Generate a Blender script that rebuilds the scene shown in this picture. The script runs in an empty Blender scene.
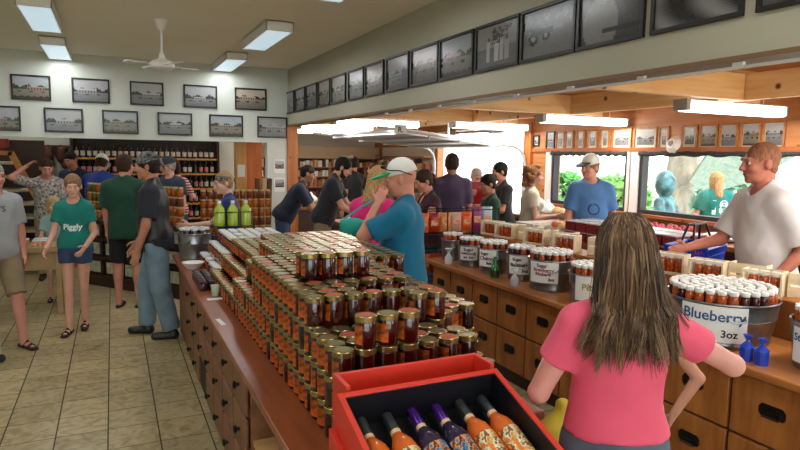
import bpy, math, random
import numpy as np
from mathutils import Vector, Matrix
PI = math.pi
random.seed(7)
C = bpy.context.scene.collection
sc = bpy.context.scene

# ------------------------------------------------------------------ camera
Rc = [[0.904, 0.03507, -0.4261], [-0.42729, 0.10831, -0.8976], [0.01467, 0.9935, 0.11289]]
cam_d = bpy.data.cameras.new('camera'); cam = bpy.data.objects.new('camera', cam_d); C.objects.link(cam)
cam_d.sensor_width = 36; cam_d.lens = 605.0 / 800 * 36; cam_d.clip_start = 0.05; cam_d.clip_end = 300
M4 = Matrix([[Rc[i][0], Rc[i][1], Rc[i][2], 0] for i in range(3)] + [[0, 0, 0, 1]])
cam.matrix_world = Matrix.Translation((0, 0, 1.8)) @ M4
sc.camera = cam

# ------------------------------------------------------------------ materials
MATS = {}
def mat(name, col, rough=.5, metal=0., emit=None, es=1., noise=0., nscale=20., col2=None, stretch=(1, 1, 1), bump=0., bscale=None,
        trans=0., coat=0., alpha=None, ior=1.45, spec=.5, sheen=0.):
    if name in MATS: return MATS[name]
    m = bpy.data.materials.new(name); m.use_nodes = True
    nt = m.node_tree; b = nt.nodes['Principled BSDF']
    def c4(c): return (c[0], c[1], c[2], 1)
    b.inputs['Base Color'].default_value = c4(col); b.inputs['Roughness'].default_value = rough
    b.inputs['Metallic'].default_value = metal; b.inputs['IOR'].default_value = ior
    b.inputs['Specular IOR Level'].default_value = spec
    b.inputs['Transmission Weight'].default_value = trans; b.inputs['Coat Weight'].default_value = coat
    if sheen: b.inputs['Sheen Weight'].default_value = sheen
    if alpha is not None: b.inputs['Alpha'].default_value = alpha
    if emit:
        b.inputs['Emission Color'].default_value = c4(emit); b.inputs['Emission Strength'].default_value = es
    if noise or bump:
        tc = nt.nodes.new('ShaderNodeTexCoord'); mp = nt.nodes.new('ShaderNodeMapping'); mp.inputs['Scale'].default_value = stretch
        nt.links.new(tc.outputs['Object'], mp.inputs['Vector'])
        nz = nt.nodes.new('ShaderNodeTexNoise'); nz.inputs['Scale'].default_value = nscale; nz.inputs['Detail'].default_value = 5
        nt.links.new(mp.outputs['Vector'], nz.inputs['Vector'])
        if noise:
            mx = nt.nodes.new('ShaderNodeMix'); mx.data_type = 'RGBA'
            mx.inputs['A'].default_value = c4(col); c2 = col2 or tuple(x * (1 - noise) for x in col)
            mx.inputs['B'].default_value = c4(c2)
            rp = nt.nodes.new('ShaderNodeMapRange'); rp.inputs['From Min'].default_value = .35; rp.inputs['From Max'].default_value = .65
            nt.links.new(nz.outputs['Fac'], rp.inputs['Value']); nt.links.new(rp.outputs['Result'], mx.inputs['Factor'])
            nt.links.new(mx.outputs['Result'], b.inputs['Base Color'])
        if bump:
            n2 = nz
            if bscale:
                n2 = nt.nodes.new('ShaderNodeTexNoise'); n2.inputs['Scale'].default_value = bscale; n2.inputs['Detail'].default_value = 3
                nt.links.new(mp.outputs['Vector'], n2.inputs['Vector'])
            bp = nt.nodes.new('ShaderNodeBump'); bp.inputs['Strength'].default_value = bump; bp.inputs['Distance'].default_value = .02
            nt.links.new(n2.outputs['Fac'], bp.inputs['Height']); nt.links.new(bp.outputs['Normal'], b.inputs['Normal'])
    MATS[name] = m
    return m
def rgb(r, g, b):   # sRGB 0-255 to linear
    f = lambda c: (c / 255 / 12.92) if c <= 10.3 else (((c / 255 + .055) / 1.055) ** 2.4)
    return (f(r), f(g), f(b))
def knotty(name, a, b_, axis='x', knots=True):
    """pine with grain along the given axis and dark knots"""
    if name in MATS: return MATS[name]
    st = {'x': (.25, 3, 3), 'y': (3, .25, 3), 'z': (3, 3, .25)}[axis]
    m = mat(name, a, rough=.45, noise=.3, col2=b_, nscale=6, stretch=st, bump=.05)
    nt = m.node_tree; bs = nt.nodes['Principled BSDF']
    if knots:
        src = bs.inputs['Base Color'].links[0].from_socket
        tc = nt.nodes.new('ShaderNodeTexCoord'); v = nt.nodes.new('ShaderNodeTexVoronoi'); v.inputs['Scale'].default_value = 4.2
        nt.links.new(tc.outputs['Object'], v.inputs['Vector'])
        r = nt.nodes.new('ShaderNodeMapRange'); r.inputs['From Min'].default_value = .08; r.inputs['From Max'].default_value = .14
        r.inputs['To Min'].default_value = 1; r.inputs['To Max'].default_value = 0
        nt.links.new(v.outputs['Distance'], r.inputs['Value'])
        mx = nt.nodes.new('ShaderNodeMix'); mx.data_type = 'RGBA'; mx.inputs['B'].default_value = (.16, .05, .015, 1)
        nt.links.new(src, mx.inputs['A']); nt.links.new(r.outputs['Result'], mx.inputs['Factor'])
        nt.links.new(mx.outputs['Result'], bs.inputs['Base Color'])
    return m

# ------------------------------------------------------------------ mesh builder
class MB:
    def __init__(s): s.v = []; s.f = []; s.m = []
    def add(s, vs, fs, mi=0):
        o = len(s.v); s.v += [tuple(v) for v in vs]; s.f += [tuple(i + o for i in f) for f in fs]; s.m += [mi] * len(fs); return s
    def box(s, x0, y0, z0, x1, y1, z1, mi=0, T=None):
        v = [Vector((x, y, z)) for z in (z0, z1) for y in (y0, y1) for x in (x0, x1)]
        if T: v = [T @ p for p in v]
        return s.add(v, [(0, 2, 3, 1), (4, 5, 7, 6), (0, 1, 5, 4), (2, 6, 7, 3), (0, 4, 6, 2), (1, 3, 7, 5)], mi)
    def cbox(s, c, d, mi=0, T=None): return s.box(c[0] - d[0] / 2, c[1] - d[1] / 2, c[2] - d[2] / 2, c[0] + d[0] / 2, c[1] + d[1] / 2, c[2] + d[2] / 2, mi, T)
    def lathe(s, prof, n=16, c=(0, 0, 0), mi=0, T=None, a0=0., a1=2 * PI, closed=True, mis=None):
        full = abs(a1 - a0 - 2 * PI) < 1e-6; k = n if full else n + 1; vs = []
        for r, z in prof:
            for i in range(k):
                a = a0 + (a1 - a0) * i / n; vs.append(Vector((c[0] + r * math.cos(a), c[1] + r * math.sin(a), c[2] + z)))
        if T: vs = [T @ p for p in vs]
        o = len(s.v); s.v += [tuple(v) for v in vs]
        for j in range(len(prof) - 1):
            for i in range(n):
                a = o + j * k + i; b = o + j * k + (i + 1) % k if full else o + j * k + i + 1
                s.f.append((a, b, b + k, a + k)); s.m.append(mis[j] if mis else mi)
        if full and closed:
            if prof[0][0] > 1e-5: s.f.append(tuple(o + i for i in reversed(range(k)))); s.m.append(mis[0] if mis else mi)
            if prof[-1][0] > 1e-5: s.f.append(tuple(o + (len(prof) - 1) * k + i for i in range(k))); s.m.append(mis[-1] if mis else mi)
        return s
    def tube(s, pts, r, n=8, mi=0, T=None, cap=True):
        pts = [Vector(p) for p in pts]; rs = r if isinstance(r, (list, tuple)) else [r] * len(pts); rings = []; up = None
        for i, p in enumerate(pts):
            d = (pts[min(i + 1, len(pts) - 1)] - pts[max(i - 1, 0)]).normalized()
            if up is None: up = Vector((0, 0, 1)) if abs(d.z) < .9 else Vector((1, 0, 0))
            a = d.cross(up).normalized(); b = a.cross(d).normalized(); up = b
            rings.append([p + (a * math.cos(2 * PI * k / n) + b * math.sin(2 * PI * k / n)) * rs[i] for k in range(n)])
        vs = [q for g in rings for q in g]
        if T: vs = [T @ q for q in vs]
        fs = []
        for i in range(len(pts) - 1):
            for k in range(n): fs.append((i * n + k, i * n + (k + 1) % n, (i + 1) * n + (k + 1) % n, (i + 1) * n + k))
        if cap: fs.append(tuple(reversed(range(n)))); fs.append(tuple((len(pts) - 1) * n + k for k in range(n)))
        return s.add(vs, fs, mi)
    def ball(s, c, r, n=12, m_=8, mi=0, T=None, squash=None):
        rx, ry, rz = r if isinstance(r, (list, tuple)) else (r, r, r); vs = []; 
        for j in range(m_ + 1):
            t = PI * j / m_
            for i in range(n): vs.append(Vector((c[0] + rx * math.sin(t) * math.cos(2 * PI * i / n), c[1] + ry * math.sin(t) * math.sin(2 * PI * i / n), c[2] + rz * math.cos(t))))
        if T: vs = [T @ q for q in vs]
        fs = [(j * n + i, (j + 1) * n + i, (j + 1) * n + (i + 1) % n, j * n + (i + 1) % n) for j in range(m_) for i in range(n)]
        return s.add(vs, fs, mi)
    def prism(s, pts, z0, z1, mi=0, T=None):
        n = len(pts); vs = [Vector((p[0], p[1], z0)) for p in pts] + [Vector((p[0], p[1], z1)) for p in pts]
        if T: vs = [T @ q for q in vs]
        return s.add(vs, [tuple(reversed(range(n))), tuple(range(n, 2 * n))] + [(i, (i + 1) % n, n + (i + 1) % n, n + i) for i in range(n)], mi)
    def mesh(s, name, mats, smooth=True):
        me = bpy.data.meshes.new(name); me.from_pydata(s.v, [], s.f); me.update()
        for m in (mats if isinstance(mats, (list, tuple)) else [mats]): me.materials.append(m)
        if len(me.materials) > 1: me.polygons.foreach_set('material_index', s.m)
        if smooth:
            me.polygons.foreach_set('use_smooth', [True] * len(s.f))
            try: me.set_sharp_from_angle(angle=math.radians(38))
            except Exception: pass
        return me
def tag(o, label=None, cat=None, group=None, kind=None):
    if label: o['label'] = label
    if cat: o['category'] = cat
    if group: o['group'] = group
    if kind: o['kind'] = kind
    return o
def bev(o, w):
    md = o.modifiers.new('bevel', 'BEVEL'); md.width = w; md.segments = 2; md.limit_method = 'ANGLE'; return o
def ob(name, me, parent=None, loc=None, rz=None, label=None, bevel=0):
    o = bpy.data.objects.new(name, me); C.objects.link(o)
    if parent is not None: o.parent = parent
    if loc is not None: o.location = loc
    if rz is not None: o.rotation_euler = (0, 0, rz)
    if label: o['label'] = label
    if bevel: bev(o, bevel)
    return o
def part(name, mb, mats, parent, label=None, bevel=0, smooth=True):
    return ob(name, mb.mesh(name, mats, smooth), parent, label=label, bevel=bevel)
def thing(name, label, cat, loc=(0, 0, 0), rz=0, group=None):
    o = bpy.data.objects.new(name, None); C.objects.link(o); o.location = loc; o.rotation_euler = (0, 0, rz); o.empty_display_size = .05
    return tag(o, label, cat, group)
def single(name, mb, mats, label, cat, group=None, loc=None, rz=None, bevel=0, kind=None, smooth=True):
    return tag(ob(name, mb.mesh(name, mats, smooth), None, loc, rz, bevel=bevel), label, cat, group, kind)
def struct(name, mb, mats, bevel=0, parent=None, smooth=False):
    o = ob(name, mb.mesh(name, mats, smooth), parent, bevel=bevel)
    if parent is None: o['kind'] = 'structure'
    return o
def dup(root, loc, rz=None, label=None, group=None):
    r = root.copy(); C.objects.link(r); r.location = loc
    if rz is not None: r.rotation_euler = (0, 0, rz)
    if label: r['label'] = label
    if group: r['group'] = group
    for ch in list(root.children):
        c = ch.copy(); C.objects.link(c); c.parent = r
        for g in ch.children:
            d = g.copy(); C.objects.link(d); d.parent = c
    return r
def text(name, s, size, T, m, parent, extrude=.0008, align='CENTER', bold=0., spacing=1., label=None):
    cu = bpy.data.curves.new('t', 'FONT'); cu.body = s; cu.size = size; cu.extrude = extrude; cu.align_x = align; cu.align_y = 'CENTER'
    cu.offset = bold; cu.space_line = spacing; cu.resolution_u = 3
    o = bpy.data.objects.new('t', cu); C.objects.link(o); dg = bpy.context.evaluated_depsgraph_get(); dg.update()
    me = bpy.data.meshes.new_from_object(o.evaluated_get(dg)); bpy.data.objects.remove(o); me.transform(T); me.materials.clear(); me.materials.append(m)
    return ob(name, me, parent, label=label)
def basis(x, y, z, o):
    return Matrix(((x[0], y[0], z[0], o[0]), (x[1], y[1], z[1], o[1]), (x[2], y[2], z[2], o[2]), (0, 0, 0, 1)))
ALONG = {'right': basis((0, -1, 0), (0, 0, 1), (-1, 0, 0), (0, 0, 0)), 'back': basis((1, 0, 0), (0, 0, 1), (0, -1, 0), (0, 0, 0))}
# ------------------------------------------------------------------ implicit-surface figures
def surfnets(vol, org, h):
    s = vol < 0
    c = np.zeros(tuple(n - 1 for n in vol.shape), np.int8)
    for dx in (0, 1):
        for dy in (0, 1):
            for dz in (0, 1): c += s[dx:vol.shape[0] - 1 + dx, dy:vol.shape[1] - 1 + dy, dz:vol.shape[2] - 1 + dz]
    act = np.argwhere((c > 0) & (c < 8))
    if len(act) == 0: return np.zeros((0, 3)), np.zeros((0, 4), int)
    idx = -np.ones(c.shape, np.int64); idx[tuple(act.T)] = np.arange(len(act))
    pos = np.zeros((len(act), 3)); cnt = np.zeros(len(act))
    for ax in range(3):
        for a in (0, 1):
            for b in (0, 1):
                o0 = [0, 0, 0]; o0[(ax + 1) % 3] = a; o0[(ax + 2) % 3] = b; o1 = list(o0); o1[ax] = 1
                p0 = act + o0; p1 = act + o1; v0 = vol[tuple(p0.T)]; v1 = vol[tuple(p1.T)]
                mk = (v0 < 0) != (v1 < 0); t = np.where(mk, v0 / np.where(mk, v0 - v1, 1), 0)
                q = p0.astype(float); q[:, ax] += t
                pos += q * mk[:, None]; cnt += mk
    pos = pos / cnt[:, None] * h + org
    F = []
    for ax in range(3):
        u, w = (ax + 1) % 3, (ax + 2) % 3
        sl0 = [slice(None)] * 3; sl1 = [slice(None)] * 3; sl0[ax] = slice(0, -1); sl1[ax] = slice(1, None)
        A = s[tuple(sl0)]; B = s[tuple(sl1)]; e = np.argwhere(A != B)
        e = e[(e[:, u] > 0) & (e[:, w] > 0) & (e[:, u] < c.shape[u]) & (e[:, w] < c.shape[w])]
        if len(e) == 0: continue
        fl = A[tuple(e.T)]
        def cell(du, dw):
            q = e.copy(); q[:, u] -= du; q[:, w] -= dw; return idx[tuple(q.T)]
        q = np.stack([cell(1, 1), cell(0, 1), cell(0, 0), cell(1, 0)], 1)
        q = np.where(fl[:, None], q, q[:, ::-1]); F.append(q[(q >= 0).all(1)])
    return pos, np.concatenate(F)
class Field:
    def __init__(s): s.p = []
    def rc(s, a, b, ra, rb, k=.02, off=0., cut=False):
        s.p.append(('rc', np.array(a, float), np.array(b, float), ra + off, rb + off, k, cut)); return s
    def ell(s, c, r, R=None, k=.02, off=0.):
        s.p.append(('el', np.array(c, float), np.array(r, float) + off, np.eye(3) if R is None else np.array(R, float), 0, k, False)); return s
    def sub(s, c, r, R=None, k=.01): s.p.append(('es', np.array(c, float), np.array(r, float), np.eye(3) if R is None else np.array(R, float), 0, k, False)); return s
    def subrc(s, a, b, ra, rb, k=.01): s.p.append(('rs', np.array(a, float), np.array(b, float), ra, rb, k, False)); return s
    def plane(s, p, n): s.p.append(('pl', np.array(p, float), np.array(n, float), 0, 0, 0, False)); return s    # keeps the side n points away from
    def noise(s, amp, sc_): s.p.append(('nz', amp, sc_, 0, 0, 0, False)); return s
    def build(s, h):
        lo = np.full(3, 1e9); hi = -lo
        for q in s.p:
            if q[0] == 'rc': r = max(q[3], q[4]); lo = np.minimum(lo, np.minimum(q[1], q[2]) - r); hi = np.maximum(hi, np.maximum(q[1], q[2]) + r)
            if q[0] == 'el': r = q[2].max(); lo = np.minimum(lo, q[1] - r); hi = np.maximum(hi, q[1] + r)
        lo -= 3 * h + .01; hi += 3 * h + .01
        n = np.ceil((hi - lo) / h).astype(int) + 1; vol = np.full(n, .5, np.float32)
        ax = [lo[i] + h * np.arange(n[i]) for i in range(3)]
        for q in s.p:
            ty = q[0]
            if ty == 'pl' or ty == 'nz': i0 = np.zeros(3, int); i1 = n
            else:
                mar = q[5] + .03
                if ty in ('rc', 'rs'): r = max(q[3], q[4]) + mar; a = np.minimum(q[1], q[2]) - r; b = np.maximum(q[1], q[2]) + r
                else: r = q[2].max() + mar; a = q[1] - r; b = q[1] + r
                i0 = np.clip(np.floor((a - lo) / h).astype(int), 0, n); i1 = np.clip(np.ceil((b - lo) / h).astype(int) + 1, 0, n)
                if (i1 <= i0).any(): continue
            sl = tuple(slice(i0[i], i1[i]) for i in range(3))
            X = ax[0][sl[0]][:, None, None].astype(np.float32); Y = ax[1][sl[1]][None, :, None].astype(np.float32); Z = ax[2][sl[2]][None, None, :].astype(np.float32)
            V = vol[sl]
            if ty == 'pl': vol[sl] = np.maximum(V, (X - q[1][0]) * q[2][0] + (Y - q[1][1]) * q[2][1] + (Z - q[1][2]) * q[2][2]); continue
            if ty == 'nz':
                k = q[2]; nn = np.sin(X * k + 2.1 * np.sin(Z * k * .7 + 1)) * np.sin(Y * k * 1.1 + 1.7 * np.sin(X * k * .6)) * .6 + np.sin(Z * k * 1.3 + 2 * np.sin(X * k * .9 + Y * k * .8)) * .5
                vol[sl] = V + q[1] * nn; continue
            if ty in ('rc', 'rs'):
                a, b = q[1], q[2]; ba = b - a; L2 = max(ba @ ba, 1e-9)
                px, py, pz = X - a[0], Y - a[1], Z - a[2]
                t0 = (px * ba[0] + py * ba[1] + pz * ba[2]) / L2; t = np.clip(t0, 0, 1)
                d = np.sqrt((px - t * ba[0]) ** 2 + (py - t * ba[1]) ** 2 + (pz - t * ba[2]) ** 2) - (q[3] + (q[4] - q[3]) * t)
                if q[6]: d = np.maximum(d, (t0 - 1) * math.sqrt(L2))
            else:
                R = q[3]; dx, dy, dz = X - q[1][0], Y - q[1][1], Z - q[1][2]; r = q[2]
                u = [dx * R[0][i] + dy * R[1][i] + dz * R[2][i] for i in range(3)]
                k0 = np.sqrt((u[0] / r[0]) ** 2 + (u[1] / r[1]) ** 2 + (u[2] / r[2]) ** 2); k1 = np.sqrt((u[0] / r[0] ** 2) ** 2 + (u[1] / r[1] ** 2) ** 2 + (u[2] / r[2] ** 2) ** 2)
                d = k0 * (k0 - 1) / np.maximum(k1, 1e-6)
            k = max(q[5], 1e-4)
            if ty in ('es', 'rs'):
                hh = np.clip(.5 - .5 * (V + d) / k, 0, 1); vol[sl] = V + (-d - V) * hh + k * hh * (1 - hh)
            else:
                hh = np.clip(.5 + .5 * (V - d) / k, 0, 1); vol[sl] = V + (d - V) * hh - k * hh * (1 - hh)
        return surfnets(vol, lo, h)
def fmesh(name, parts, m):
    vs = []; fs = []; o = 0
    for v, f in parts:
        if len(v) == 0: continue
        vs.append(v); fs.append(f + o); o += len(v)
    v = np.concatenate(vs); f = np.concatenate(fs)
    me = bpy.data.meshes.new(name); me.from_pydata(v.tolist(), [], f.tolist()); me.update(); me.materials.append(m)
    me.polygons.foreach_set('use_smooth', [True] * len(f)); return me
def rotx(a): c, s_ = math.cos(a), math.sin(a); return np.array([[1, 0, 0], [0, c, -s_], [0, s_, c]])
def roty(a): c, s_ = math.cos(a), math.sin(a); return np.array([[c, 0, s_], [0, 1, 0], [-s_, 0, c]])
def rotz(a): c, s_ = math.cos(a), math.sin(a); return np.array([[c, -s_, 0], [s_, c, 0], [0, 0, 1]])
def nrm(v): v = np.array(v, float); return v / np.linalg.norm(v)
SKIN = lambda n, c: mat('skin_' + n, c, rough=.55, noise=.12, nscale=9, bump=.03, bscale=60)
EYEW = mat('eye_white', (.5, .47, .44), .35); IRIS = mat('eye_dark', (.03, .02, .015), .2); LIP = mat('lip', rgb(165, 95, 88), .5)
BROW = {}
def person(label, x, y, face, h=1.72, girth=1., fem=False, child=False, lean=0., tilt=0., head=(0, 0), armR=None, armL=None, legR=None, legL=None,
           skin=('fair', rgb(214, 160, 135)), shirt=None, pants=None, hair=None, cap=None, shoes=None, res=.011, handN=None, sink=0., curl=.5, hands=True, seated=False, beard=None, extra=None, z0=0., wr=.0035, name='person', bustf=True):
    """face: world heading of the front, degrees from +X. local frame: +Y front, +X right side."""
    shoes = shoes or dict(mat=mat('black_leather', (.02, .018, .017), .4))
    root = thing(name, label, 'person', (x, y, z0 - sink), math.radians(face - 90))
    s = h / 1.75; hs = (1.18 if child else 1.) * s
    T = rotx(-math.radians(lean)) @ roty(math.radians(tilt)); pel = np.array([0, 0, .93 * s])
    def P(v): return pel + T @ (np.array(v, float) * s - pel)
    g = girth; sw = (.165 if fem else .185) * (1 + (g - 1) * .3) * (.88 if child else 1)
    hw = (.165 if fem else .15) * (1 + (g - 1) * .7) * (.85 if child else 1); cw = (.15 if fem else .168) * (1 + (g - 1) * .5) * (.86 if child else 1); ww = (.125 if fem else .142) * g * (.88 if child else 1)
    dpt = (1 + (g - 1) * .9)
    def torso(F, off=0., loose=0., bust=True):
        F.ell(P((0, 0, .96)), np.array((hw, .115 * dpt, .12)) * s, T, .04, off)
        F.ell(P((0, .01 * g, 1.1)), np.array((ww, .1 * dpt, .15)) * s, T, .06 * s, off + loose)
        F.ell(P((0, -.005, 1.29)), np.array((cw, .108 * (1 + (g - 1) * .5), .17)) * s, T, .06 * s, off)
        F.rc(P((-sw + .05, -.01, 1.385)), P((sw - .05, -.01, 1.385)), .05 * s, .05 * s, .05 * s, off)
        for sx in (-1, 1): F.rc(P((sx * .03, -.018, 1.475)), P((sx * (sw - .03), -.012, 1.395)), .036 * s, .04 * s, .03 * s, off * .7)
        if fem and not child and bustf:
            for sx in (-1, 1): F.ell(P((sx * .07, .085, 1.27)), np.array((.062, .06, .062)) * s * (1 + (g - 1) * .4), T, .03, off)
        if off > 0: F.rc(P((0, -.012, 1.44)), P((0, -.005, 1.485)), .062 * s, .05 * s, .04, off * .5)
    def armdir(a, sx):
        if a is None: a = ((sx * .12, .02, -1), (sx * .02, .18, -1))
        return nrm(a[0]), nrm(a[1])
    arms = {}
    for sx, a in ((1, armR), (-1, armL)):
        u, f = armdir(a, sx); S = P((sx * (sw - .012), -.012, 1.378)); El = S + u * .285 * s; W = El + f * .245 * s; arms[sx] = (S, El, W, u, f)
    legs = {}
    for sx, a in ((1, legR), (-1, legL)):
        a = a or ((sx * .04, .02, -1), (sx * .01, -.03, -1)); u, f = nrm(a[0]), nrm(a[1])
        Hp = pel + np.array((sx * .085 * (1 + (g - 1) * .5), 0, -.03)) * s; K = Hp + u * .42 * s; A = K + f * .41 * s; legs[sx] = (Hp, K, A)
    # head frame
    hy, hp = head; RH = rotz(math.radians(hy)) @ rotx(-math.radians(lean * .35 + hp)); NB = P((0, -.015, 1.475)); hc = NB + RH @ (np.array((0, .022, .15)) * hs)
    def Hd(v): return hc + RH @ (np.array(v, float) * hs)
    sk = SKIN(*skin)
    B = Field(); torso(B)
    tk = 1 + (g - 1) * .55; th = (.9 if fem else 1.) * (.8 if child else 1)
    for sx in (1, -1):
        S, El, W, u, f = arms[sx]; B.rc(S, El, .05 * s * tk * th, .04 * s * tk * th, .035 * s); B.rc(El, W, .041 * s * tk * th, .027 * s * th, .012)
        Hp, K, A = legs[sx]; B.rc(Hp, K, .082 * s * tk * (.86 if child else 1), .052 * s * tk * (.9 if child else 1), .03 * s); B.rc(K, A, .052 * s * tk * (.9 if child else 1), .036 * s, .012)
        m_ = K + (A - K) * .28; B.ell(m_ + np.array((0, -.014, 0)) * s, np.array((.046, .05, .1)) * s * tk * (.8 if child else 1), None, .02)
        if shoes and shoes.get('open'): B.rc(A + np.array((0, 0, -.04)) * s, A + np.array((sx * .02, .14, -.065)) * s, .034 * s, .022 * s, .02)
    B.rc(P((0, -.015, 1.42)), Hd((0, -.02, -.06)), .056 * s * (.9 if fem else 1.05), .052 * hs * (.88 if fem else 1.), .025)
    partsb = [B.build(res)]
    # head at finer resolution
    H = Field(); fat = 1 + (g - 1) * .3
    H.ell(Hd((0, -.018, .03)), np.array((.077, .097, .092)) * hs, RH, .02)
    H.ell(Hd((0, .022, -.03)), np.array((.062 * fat, .072, .083)) * hs, RH, .02)
    H.ell(Hd((0, .035, -.082)), np.array((.044 * fat, .05, .037)) * hs, RH, .025)
    H.rc(Hd((-.036, .084, .03)), Hd((.036, .084, .03)), .0125 * hs, .0125 * hs, .012)
    for sx in (-1, 1):
        H.ell(Hd((sx * .036, .062, -.028)), np.array((.026, .026, .024)) * hs, RH, .02)
        H.sub(Hd((sx * .031, .104, .008)), np.array((.017, .014, .011)) * hs, RH, .01)
        H.ell(Hd((sx * .079, -.008, -.008)), np.array((.011, .021, .032)) * hs, RH @ rotz(sx * .3), .006)
    H.rc(Hd((0, .09, .018)), Hd((0, .112, -.026)), .0085 * hs, .0135 * hs, .008); H.ell(Hd((0, .1, -.03)), np.array((.019, .012, .01)) * hs, RH, .006)
    H.ell(Hd((0, .083, -.06)), np.array((.026, .013, .014)) * hs, RH, .008); H.ell(Hd((0, .072, -.1)), np.array((.022, .018, .016)) * hs, RH, .012)
    H.rc(Hd((0, -.035, -.06)), P((0, -.018, 1.46)), .053 * hs * (.88 if fem else 1.), .054 * s, .02)
    hres = min(.0065, res * .62)
    partsb.append(H.build(hres))
    if hands:
        for sx in (1, -1):
            S, El, W, u, f = arms[sx]; F = Field(); N = np.array((-sx, 0, 0), float) if handN is None or handN.get(sx) is None else np.array(handN[sx], float)
            N = nrm(N - f * (N @ f)); A_ = np.cross(f, N) * 1.0; R = np.stack([A_, f, N], 1)
            toF = A_ if (A_ @ np.array((0, 1, .0)) > 0) else -A_            # thumb towards the front
            F.rc(W - f * .03 * s, W + f * .01 * s, .029 * s * th, .025 * s * th, .01)
            F.ell(W + f * .05 * s, np.array((.04, .052, .017)) * s * (.85 if child or fem else 1), R, .012)
            for j, (o_, L) in enumerate(((.03, .066), (.01, .076), (-.01, .07), (-.029, .056))):
                p = W + (f * .088 + toF * o_ * .95) * s; d = f.copy()
                for kk in range(3):
                    ang = curl * (.5 + .35 * kk); d2 = nrm(f * math.cos(ang * (kk + 1) * .7) + N * math.sin(ang * (kk + 1) * .7)); q = p + d2 * L * s * (.45, .32, .26)[kk]
                    F.rc(p, q, (.0088 - .0008 * kk) * s, (.0082 - .0008 * kk) * s, .004); p = q
            p0 = W + (f * .02 + toF * .026) * s; p1 = p0 + nrm(f * .7 + toF * .75 + N * .3) * .042 * s; p2 = p1 + nrm(f * .9 + toF * .25 + N * .4) * .032 * s
            F.rc(p0, p1, .013 * s, .01 * s, .01); F.rc(p1, p2, .01 * s, .008 * s, .003)
            partsb.append(F.build(.0045 if res < .014 else .006))
    ob('body', fmesh('body', partsb, sk), root)
    # face details
    for sx in (-1, 1):
        e = MB(); e.ball((0, 0, 0), .0105, 12, 10)
        e.m = [1 if (sum(e.v[i][1] for i in f_) / len(f_) > .0072) else 0 for f_ in e.f]
        me = e.mesh('eye', [EYEW, IRIS]); o = ob('eye', me, root); o.matrix_local = Matrix.Translation(Hd((sx * .031, .081, .007))) @ Matrix(RH.tolist()).to_4x4() @ Matrix.Scale(hs, 4)
    hc_ = hair[1] if hair else rgb(90, 60, 40)
    hm = mat('hair_' + (hair[2] if hair else 'x'), hc_, rough=.6, noise=.5, nscale=30, stretch=(3, 3, .6), bump=.5, bscale=70, spec=.3)
    for sx in (-1, 1): part('eyebrow', MB().tube([Hd((sx * .016, .0965, .028)), Hd((sx * .034, .0945, .034)), Hd((sx * .05, .081, .028))], [.0024 * hs, .003 * hs, .0015 * hs], 6), hm, root)
    b_ = MB(); b_.tube([Hd((-.021, .089, -.062)), Hd((-.008, .0965, -.0585)), Hd((.008, .0965, -.0585)), Hd((.021, .089, -.062))], [.002 * hs, .0042 * hs, .0042 * hs, .002 * hs], 6); part('mouth', b_, LIP, root)
    # hair
    if hair:
        st = hair[0]; F = Field(); off = .013 if st != 'buzz' else .001
        if st != 'bald':
            F.ell(Hd((0, -.02, .036)), np.array((.08 + off * .5, .1 + off * .5, .094 + off * .6)) * hs * (1 if st != 'buzz' else .985), RH, .02)
            F.ell(Hd((0, -.05, -.03)), np.array((.07, .055, .06)) * hs * (1 if st != 'buzz' else .9), RH, .02)
            if st in ('long', 'curly', 'bob'):
                for sx in (-1, 1): F.rc(Hd((sx * .078, -.01, .02)), Hd((sx * .08, -.02, -.08)), .022 * hs, .02 * hs, .02)
            if st == 'long':
                F.rc(Hd((0, -.06, 0)), Hd((0, -.1, -.22)), .075 * hs, .06 * hs, .04); 
                for sx in (-1, 1): F.rc(Hd((sx * .06, -.04, -.05)), Hd((sx * .07, -.03, -.24)), .035 * hs, .02 * hs, .03)
            if st == 'bob': F.rc(Hd((-.03, -.06, -.04)), Hd((.03, -.06, -.07)), .07 * hs, .065 * hs, .03)
            if st == 'curly':
                rr = random.Random(3)
                for i in range(26):
                    a = rr.uniform(.1, 1) * PI * 1.0 + PI; zz = rr.uniform(-.13, .1); F.ell(Hd((.085 * math.cos(a), -.03 + .09 * math.sin(a), zz)), np.array((.032, .032, .032)) * hs, RH, .01)
                F.ell(Hd((0, .02, .12)), np.array((.06, .06, .03)) * hs, RH, .01)
            if st == 'ponytail':
                F.ell(Hd((0, -.125, .02)), np.array((.03, .03, .03)) * hs, RH, .01); F.rc(Hd((0, -.14, .01)), Hd((0, -.14, -.16)), .025 * hs, .012 * hs, .02)
            F.sub(Hd((0, .118, -.055)), np.array((.078, .085, .115)) * hs, RH, .012)
            if st in ('short', 'buzz', 'ponytail'):
                for sx in (-1, 1): F.sub(Hd((sx * .1, .015, -.075)), np.array((.04, .085, .07)) * hs, RH, .01)
                F.sub(Hd((0, -.07, -.135)), np.array((.1, .1, .06)) * hs, RH, .01)
            F.noise(.0022, 160 / hs)
            v, f = F.build(hres); ob('hair', fmesh('hair', [(v, f)], hm), root)
        if beard:
            F = Field(); F.ell(Hd((0, .036, -.088)), np.array((.053, .055, .042)) * hs, RH, .02)
            for sx in (-1, 1): F.rc(Hd((sx * .063, .01, -.03)), Hd((sx * .045, .04, -.085)), .014 * hs, .02 * hs, .02)
            F.rc(Hd((-.022, .092, -.046)), Hd((.022, .092, -.046)), .008 * hs, .008 * hs, .01); F.sub(Hd((0, .1, -.062)), np.array((.02, .014, .008)) * hs, RH, .006)
            if beard == 'mustache': F = Field(); F.rc(Hd((-.026, .09, -.052)), Hd((0, .102, -.045)), .006 * hs, .009 * hs, .005); F.rc(Hd((.026, .09, -.052)), Hd((0, .102, -.045)), .006 * hs, .009 * hs, .005)
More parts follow.
